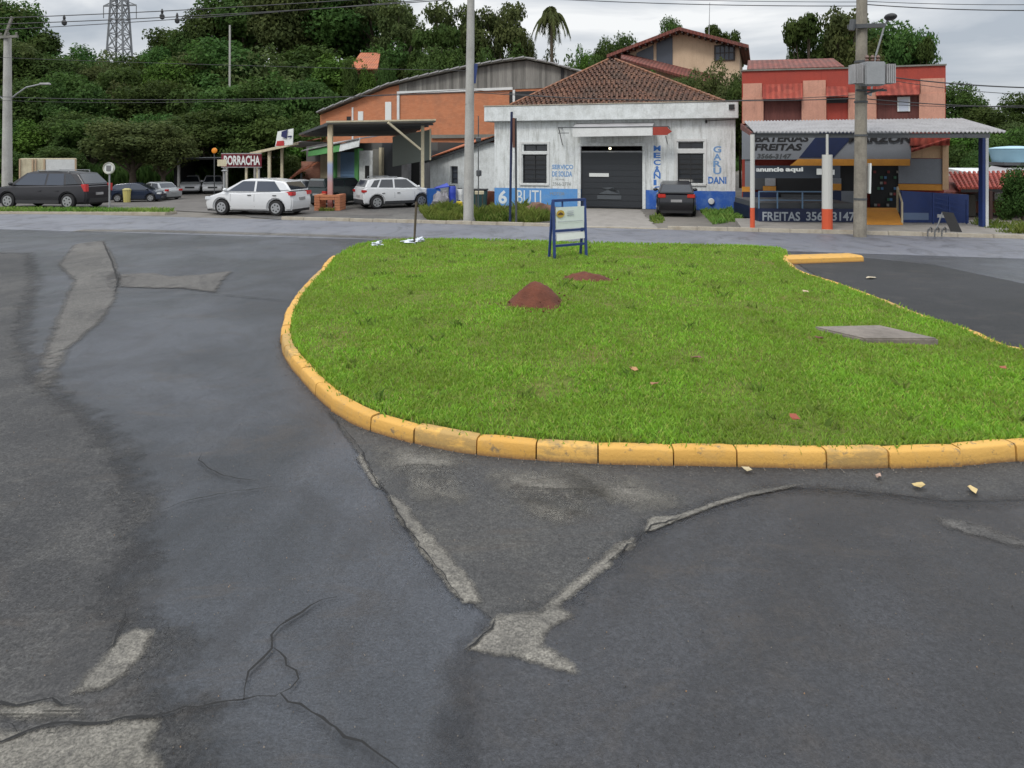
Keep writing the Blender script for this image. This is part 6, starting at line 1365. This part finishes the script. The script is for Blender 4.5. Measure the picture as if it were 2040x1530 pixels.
    for x in (wf, wr):
        for sg in (1,-1):
            y0 = sg*(hw-.115); prof_ = [(r-.05,-.10),(r-.012,-.085),(r,-.04),(r,.04),(r-.012,.085),(r-.05,.10)]
            w_ = MB().lathe(prof_, (x,y0,r), 'Y', 22).build('wheel', M['tyre'], t, smooth=50)
            rm = MB(); rr_ = r*.66; yo = sg*.103
            rm.lathe([(rr_,-.005),(rr_,.005)] if sg > 0 else [(rr_,-.005),(rr_,.005)], (x,y0+yo,r), 'Y', 20)
            hb = rm; nf = len(rm.f)
            for i in range(6): a = i*math.pi/3+.3; c = Vector((x+rr_*.62*math.cos(a),y0+yo+sg*.007,r+rr_*.62*math.sin(a))); hb.lathe([(rr_*.17,-.003),(rr_*.17,.003)], c, 'Y', 8)
            ro = rm.build('rim', M['rim'], w_); ro.data.materials.append(M['plastic'])
            for pf_ in ro.data.polygons[nf:]: pf_.material_index = 1
    return t
def heading(p_from, p_to): d = Vector(p_to)-Vector(p_from); return math.atan2(d.y, d.x)
base = math.pi-.20     # facing left along the avenue
# white hatchback
make_car('parked_car', 'white hatchback seen side-on facing left at the far edge of the avenue', (-10.45, 29.0, .0), math.pi-.23, 3.95, 1.70, 'hatch', M['car_white'])
make_car('parked_car', 'charcoal estate-like off-road wagon facing left behind the grassy median at far left', (-21.15, 32.3, .0), math.pi-.16, 4.9, 1.85, 'suv', M['car_dark'])
make_car('parked_car', 'white compact off-road car facing right on the yard under the canopy', (-5.45, 32.6, .0), R(33), 4.1, 1.76, 'cross', M['car_white']).scale = (.86,.86,.86)
make_car('parked_car', 'black saloon seen from behind, parked against the blue base of the workshop', (6.84, 29.4, .0), R(78), 3.8, 1.62, 'hatch', M['car_black']).scale = (.97,.97,.92)
make_car('parked_car', 'dark blue hatchback facing right between the dark wagon and the silver saloon', (-19.3, 36.3, .0), R(10), 3.8, 1.65, 'hatch', M['car_navy']).scale = (.66,.66,.66)
make_car('parked_car', 'silver saloon with its tail to the right, behind the dark blue hatchback', (-19.3, 38.3, .0), R(150), 4.3, 1.68, 'sedan', M['car_grey']).scale = (.66,.66,.66)
make_car('parked_car', 'silver-grey saloon partly hidden behind the tail of the white hatchback', (-10.9, 36.8, .0), R(20), 4.2, 1.68, 'sedan', M['car_grey']).scale = (.8,.8,.8)
make_car('parked_car', 'dark green boxy off-road car between the painted canopy post and the white compact', (-8.35, 34.2, .0), R(62), 4.0, 1.65, 'box', M['car_green']).scale = (.84,.84,.84)
cA = make_car('parked_car', 'left-hand of the two white cars parked side by side in the open shed', (-20.2, 44.2, .0), R(-68), 3.9, 1.65, 'hatch', M['car_white'], 'white cars in the open shed')
cA.scale = (.76,.76,.76); copy_tree(cA, None, (-18.75, 44.2, 0), R(-70), None, 'right-hand of the two white cars parked side by side in the open shed')

# ================================================================ trees
def leafmesh(name, mat, lobes, n, size, seed, droop=0.0, inner=.55, parent=None):
    """leaf-sized faces spread through the outer volume of several lobes"""
    r_ = np.random.default_rng(seed); V = []; vol = np.array([l[3]**2*l[4] if len(l) > 4 else l[3]**3 for l in lobes])**.72; cnt = (n*vol/vol.sum()).astype(int)
    for (l, c) in zip(lobes, cnt):
        x, y, z, rx = l[:4]; rz_ = l[4] if len(l) > 4 else rx
        d = r_.normal(size=(c,3)); d /= np.linalg.norm(d,axis=1)[:,None]
        k = inner+(1.08-inner)*r_.uniform(0,1,c)**.55
        # lumpy surface
        lump = np.array([noise.noise(Vector((a*2.3+x, b2*2.3+y, e*2.3+z+seed))) for a,b2,e in d]); k *= 1+.38*lump
        keepm = lump > -.33; d, k = d[keepm], k[keepm]
        pos = d*k[:,None]*np.array([rx,rx,rz_])+np.array([x,y,z]); V.append(np.concatenate([pos, d], 1))
    V = np.concatenate(V); n = len(V); pos, d = V[:,:3], V[:,3:]
    nr = d*.8+np.array([0,0,.45])+r_.normal(size=(n,3))*.55; nr /= np.linalg.norm(nr,axis=1)[:,None]
    a = np.cross(nr, r_.normal(size=(n,3))); a /= np.linalg.norm(a,axis=1)[:,None]; b2 = np.cross(nr, a)
    s = size*r_.uniform(.55,1.35,n)[:,None]; 
    quad = np.stack([pos-a*s, pos+b2*s*.55, pos+a*s, pos-b2*s*.55], 1); quad[:,2,2] -= droop*s[:,0]; 
    me = bpy.data.meshes.new(name); me.vertices.add(n*4); me.vertices.foreach_set('co', quad.ravel()); me.loops.add(n*4); me.loops.foreach_set('vertex_index', np.arange(n*4))
    me.polygons.add(n); me.polygons.foreach_set('loop_start', np.arange(n)*4); me.polygons.foreach_set('loop_total', np.full(n,4)); me.update(); me.validate()
    return link(name, me, mat, parent)
def proto_tree(seed, mat, kind='broad', n=7500, size=.17):
    """a tree 8 m tall standing at the origin"""
    rr = random.Random(seed); t = thing('broadleaf_tree', 'x', 'tree', (0,0,0), 0); lobes = []; 
    if kind == 'broad':
        for i in range(17):
            a = rr.uniform(0,6.28); e = rr.uniform(-.25,1); R0 = rr.uniform(.4,1)*2.3; lobes.append((R0*math.cos(a)*(1-.35*max(0,e)), R0*math.sin(a)*(1-.35*max(0,e)), 4.7+e*2.1, rr.uniform(.75,1.45), rr.uniform(.65,1.1)))
        lobes.append((0,0,5,2.0,1.9))
    elif kind == 'tall':
        for i in range(16):
            a = rr.uniform(0,6.28); z = rr.uniform(2.2,7.3); R0 = (1.5-.9*abs(z-4.3)/3)*rr.uniform(.3,1); lobes.append((R0*math.cos(a),R0*math.sin(a),z,rr.uniform(.6,1.05),rr.uniform(.6,.95)))
        lobes.append((0,0,4.5,1.2,2.4))
    elif kind == 'open':
        for i in range(15):
            a = rr.uniform(0,6.28); e = rr.uniform(0,1); R0 = 2.7*math.sqrt(1-e*.7)*rr.uniform(.55,1); lobes.append((R0*math.cos(a), R0*math.sin(a), 4.6+e*2.7, rr.uniform(.55,.95), rr.uniform(.4,.7)))
    elif kind == 'bush':
        for i in range(14):
            a = rr.uniform(0,6.28); R0 = rr.uniform(.2,1)*3.0; lobes.append((R0*math.cos(a), R0*math.sin(a), rr.uniform(1.0,5.6), rr.uniform(1.1,1.9), rr.uniform(1.1,1.7)))
    b = MB(); b.tube((0,0,-1.2),(.1,.05,1.6),.30,.2,9).tube((.1,.05,1.6),(0,0,4.4),.2,.13,8)
    for l in lobes[:12]:
        s0 = Vector((.05,.02,rr.uniform(1.4,3.8))); e_ = Vector(l[:3]); m_ = s0.lerp(e_,.5)+Vector((rr.uniform(-.3,.3),rr.uniform(-.3,.3),rr.uniform(-.2,.3))); b.tube(s0,m_,.10,.07,6).tube(m_,e_,.07,.03,5)
    b.build('trunk', M['bark'], t, smooth=60)
    leafmesh('crown', mat, lobes, n, size, seed, parent=t, inner=.45 if kind != 'open' else .3)
    return t
protos = {'a':proto_tree(11, M['leaf'], n=15000, size=.13), 'b':proto_tree(12, M['leaf'], n=15000, size=.13), 'c':proto_tree(13, M['leaf_olive'], n=13000, size=.13), 'd':proto_tree(14, M['leaf'], 'tall', 12000, .13),
          'e':proto_tree(15, M['leaf_olive'], 'open', 7000, .13), 'f':proto_tree(16, M['leaf_bright'], n=11000, size=.14), 'g':proto_tree(17, M['leaf'], 'bush', 15000, .17), 'h':proto_tree(18, M['leaf_olive'], 'bush', 13000, .17), 'i':proto_tree(19, M['leaf'], 'open', 8000, .14)}
USED = set(); used_labels = {}
LAND = [(-80,'at the left picture edge'),(14,'behind the far left pole'),(90,'above the box container'),(160,'above the dark wagon'),(217,'above the round traffic sign'),(270,'above the dark blue hatchback'),(320,'above the silver saloon'),(380,'above the open shed'),(430,'above the orange lamp'),(480,'above the red letter sign'),(530,'above the pergola posts'),(575,'above the tilted banner'),(640,'above the left end of the canopy'),(700,'above the green shop front'),(755,'around the orange hill house'),(810,'above the warehouse brick wall'),(870,'above the sloping warehouse roof'),(925,'behind the tall pale pole'),(1000,'above the plank gable'),(1080,'below the palm'),(1170,'between palm and beige house'),(1240,'left of the beige house'),(1350,'behind the beige house ridge'),(1430,'right of the beige house aerial'),(1480,'beside the red building'),(1600,'behind the left of the red building'),(1710,'behind the transformer pole'),(1800,'behind the right of the red building'),(1900,'just right of the red building'),(1960,'above the blue canopy post'),(2020,'above the pale blue water tank'),(2100,'at the right picture edge')]
tree_n = 0
def tree(kind, px, ytop, wpx, Y, row, zbase=None, rz=None, nm=None, group='trees of the wooded hillside', label=None, name='broadleaf_tree'):
    p = protos[kind]; top = P(px, ytop, Y); zb = hill(top.x, Y) if zbase is None else zbase
    hgt = max(2.0, top.z-zb); wd = wpx*Y/F; k = kind
    nat = {'a':(7.6,6.6),'b':(7.6,6.6),'c':(7.6,6.6),'d':(8.2,4.4),'e':(7.1,6.0),'f':(7.6,6.6),'g':(7.0,8.2),'h':(7.0,8.2),'i':(7.1,6.0)}[k]
    sx = wd/nat[1]; sz = hgt/nat[0]
    lm = min(LAND, key=lambda q: abs(q[0]-px))[1]; look = {'a':'dark green tree','b':'dark rounded tree','c':'olive green tree','d':'tall narrow dark tree','e':'open-crowned olive tree','f':'bright green tree','g':'dense dark bushy tree','h':'olive bushy tree','i':'loose-crowned dark tree'}[k]
    lb = label or f'{look}, {row}, {lm}'
    while lb in used_labels: 
        used_labels[lb] += 1; lb = lb.replace(f'{look}', {2:'smaller ',3:'wider ',4:'paler '}.get(used_labels[lb],'other ')+look)
    used_labels[lb] = 1
    rot = rz if rz is not None else random.uniform(0,6.28)
    if p in USED: o = copy_tree(p, None, (top.x,Y,zb), rot, (sx,sx,sz), lb)
    else:
        USED.add(p); o = p; o.location = (top.x,Y,zb); o.rotation_euler = (0,0,rot); o.scale = (sx,sx,sz); o['label'] = lb
    if group: o['group'] = group
    for c_ in [o]: c_.name = name
    return o
for p in protos.values(): KIDS[p] = children(p)
rr = random.Random(5)
# skyline of the wood (column, top row)
sky_ = [(-60,-10),(20,-5),(70,22),(105,60),(130,88),(175,88),(215,100),(250,112),(285,105),(320,62),(350,52),(395,62),(420,20),(450,-20),(520,-40),(600,-40),(680,-35),(740,-25),(775,10),(800,18),(825,20)]
def skyt(px):
    for (a,ya),(c,yc) in zip(sky_, sky_[1:]):
        if a <= px <= c: return ya+(yc-ya)*(px-a)/(c-a)
    return sky_[0][1] if px < 0 else 60
for px, kd_, w, dy in ((-50,'b',230,0),(25,'a',170,0),(78,'d',120,8),(345,'b',150,-3),(440,'a',190,0),(505,'b',230,0),(575,'c',200,0),(640,'a',220,0),(700,'b',190,0),(752,'e',190,0),(150,'g',160,6),(205,'h',150,6),(262,'g',140,4),(300,'a',110,8),(390,'a',120,4),(812,'d',90,0)):
    tree(kd_, px, skyt(px)+dy, w, rr.uniform(74,80), 'hilltop row')
for px, kd_, w, yt in ((-70,'a',220,90),(5,'c',200,70),(75,'b',190,95),(135,'g',170,118),(190,'c',160,125),(245,'b',160,128),(300,'g',170,120),(350,'f',150,112),(405,'c',190,105),(470,'a',220,85),(540,'h',210,95),(610,'b',210,90),(680,'f',180,110),(725,'c',150,138),(780,'g',170,90),(840,'a',150,105),(900,'g',150,100)):
    tree(kd_, px, yt, w, rr.uniform(63,69), 'upper slope')
for px, kd_, w, yt in ((-50,'b',210,165),(35,'a',190,160),(105,'g',170,170),(165,'a',170,150),(225,'h',160,165),(285,'b',170,170),(340,'a',170,165),(395,'g',180,160),(455,'b',190,165),(520,'a',200,160),(580,'g',180,150),(640,'a',150,165)):
    tree(kd_, px, yt, w, rr.uniform(54,59), 'middle slope')
for px, kd_, w, yt in ((-40,'g',200,235),(60,'f',150,240),(125,'a',160,225),(185,'b',170,230),(300,'a',140,230),(350,'g',150,240),(415,'b',190,215),(480,'a',200,210),(545,'g',190,220),(600,'f',130,265),(640,'g',150,235)):
    tree(kd_, px, yt, w, rr.uniform(48.5,51), 'foot of slope')
for px, kd_, w, yt in ((262,'c',215,235),(325,'c',150,262),(60,'g',150,300),(120,'b',140,290),(-30,'b',150,300),(545,'g',120,300),(585,'h',100,310)):
    tree(kd_, px, yt, w, rr.uniform(44,46) if yt > 262 else 42, 'beside the yard', 0)
for px, kd_, w, yt, Y in ((725,'f',70,132,58),(765,'g',60,120,59),(702,'a',50,118,58)): tree(kd_, px, yt, w, Y, 'around the orange roof')
# behind warehouse and houses
for px, kd_, w, yt, Y in ((800,'e',130,20,72),(868,'i',120,60,62),(905,'e',150,22,66),(1000,'e',140,24,66),(960,'i',120,45,70),(1040,'c',70,60,66),(880,'a',130,95,58),(1010,'g',130,95,58),(940,'g',110,100,60),(1100,'h',90,98,62),(1160,'f',70,92,66),(1195,'a',80,80,62),(1232,'a',90,72,64),(1150,'g',110,112,56)):
    tree(kd_, px, yt, w, Y, 'behind the warehouse', group='trees behind the warehouse and houses')
for px, kd_, w, yt, Y, zb in ((1345,'a',70,36,56,6),(1440,'i',90,58,60,4),(1390,'h',90,138,42,3.5),(1440,'h',110,120,40.5,3.0),(1475,'g',80,150,38,1.5),(1345,'c',90,150,42.5,4),(1290,'f',70,140,41.5,4)):
    tree(kd_, px, yt, w, Y, 'round the beige house', zb, group='trees behind the warehouse and houses')
for px, kd_, w, yt, Y in ((1610,'i',130,45,50),(1660,'a',170,40,51),(1740,'b',200,34,52),(1800,'a',140,66,50),(1700,'e',150,42,48),(1830,'i',80,84,49),(1590,'a',80,80,51)):
    tree(kd_, px, yt, w, Y, 'tall clump', group='trees behind the warehouse and houses')
for px, kd_, w, yt, Y in ((1905,'a',130,170,58),(1950,'b',150,205,56),(2000,'c',150,240,54),(2060,'a',150,185,60),(2130,'b',170,170,56),(1915,'f',110,235,46),(1975,'g',140,255,44),(2045,'f',130,248,47),(1910,'g',110,290,40),(1960,'a',100,300,38),(2110,'g',170,240,45)):
    tree(kd_, px, yt, w, Y, 'wood at far right', hill(P(px,yt,Y).x,Y)-.3, group='trees of the right-hand wood')
tree('g', 2036, 412, 95, 25.0, 'verge', 0, label='dark bush at the foot of the shelter posts by the right picture edge', name='bush', group=None)
tree('h', 1240, 118+40, 60, 40, 'roof', 4.5, label='small olive shrub showing just left of the lean-to roof of the beige house', name='bush', group=None)
# palm
pt = P(1098,34,60); zb = hill(pt.x,60); palm = thing('palm_tree', 'tall palm with drooping feathery fronds on the skyline left of the beige house', 'palm', (pt.x,60,zb), 0)
ht = pt.z-zb; MB().tube((0,0,-.3),(.1,0,ht*.5),.20,.15,8).tube((.1,0,ht*.5),(0,0,ht),.15,.12,8).build('trunk', M['bark'], palm)
rr = random.Random(3); b = MB(); ls = MB()
for i in range(34):
    a = i*2.4; up = rr.uniform(.1,1.5); Lf = rr.uniform(1.6,2.3); pts = []
    for j in range(9):
        s = j/8; r = Lf*s*math.cos(up)*.9; z = ht+.05+Lf*(math.sin(up)*s*1.0-1.05*s*s*s*(.9+.5*(1-up/1.3))); pts.append(Vector((r*math.cos(a), r*math.sin(a), z)))
    b.path(pts, .022, 4)
    for j in range(1,9):
        for m_ in range(7):
            q = pts[j-1].lerp(pts[j], m_/7); d = (pts[j]-pts[j-1]).normalized(); sd_ = d.cross(Vector((0,0,1))).normalized()
            for sg in (1,-1):
                tip = q+sd_*sg*.42*(1-.5*abs(j-4)/4)+Vector((0,0,-.32+rr.uniform(-.1,.1)))+d*.15; ls.add([q-d*.06, q+d*.06, tip], [(0,1,2)])
fr_ = ls.build('fronds', M['leaf_olive'], palm); b.build('ribs', M['leaf_olive'], fr_)
# tall open trees: undergrowth that fills the foot of the wood
x = rng.uniform(-42,-11,26000); y = rng.uniform(45.5,50,26000); zz = np.array([hill(a,c) for a,c in zip(x,y)])
blades('undergrowth', np.stack([x,y],1), zz, rng.uniform(.4,1.9,26000), .22, .5, M['leaf'], 'dark tangled undergrowth along the foot of the wooded slope at left', 'undergrowth')
# hillside green cover
hx = rng.uniform(-75,45,60000); hy = rng.uniform(50,105,60000); hz = np.array([hill(a,c) for a,c in zip(hx,hy)]); k_ = (hx < -6) | (hy > 62)
blades('undergrowth', np.stack([hx,hy],1)[k_], hz[k_], rng.uniform(.4,1.6,k_.sum()), .35, .6, M['leaf'], 'green undergrowth covering the wooded hill between the trees', 'undergrowth')
for k_p, p in protos.items():
    if p not in USED:
        for c_ in KIDS[p]: bpy.data.objects.remove(c_)
        bpy.data.objects.remove(p)
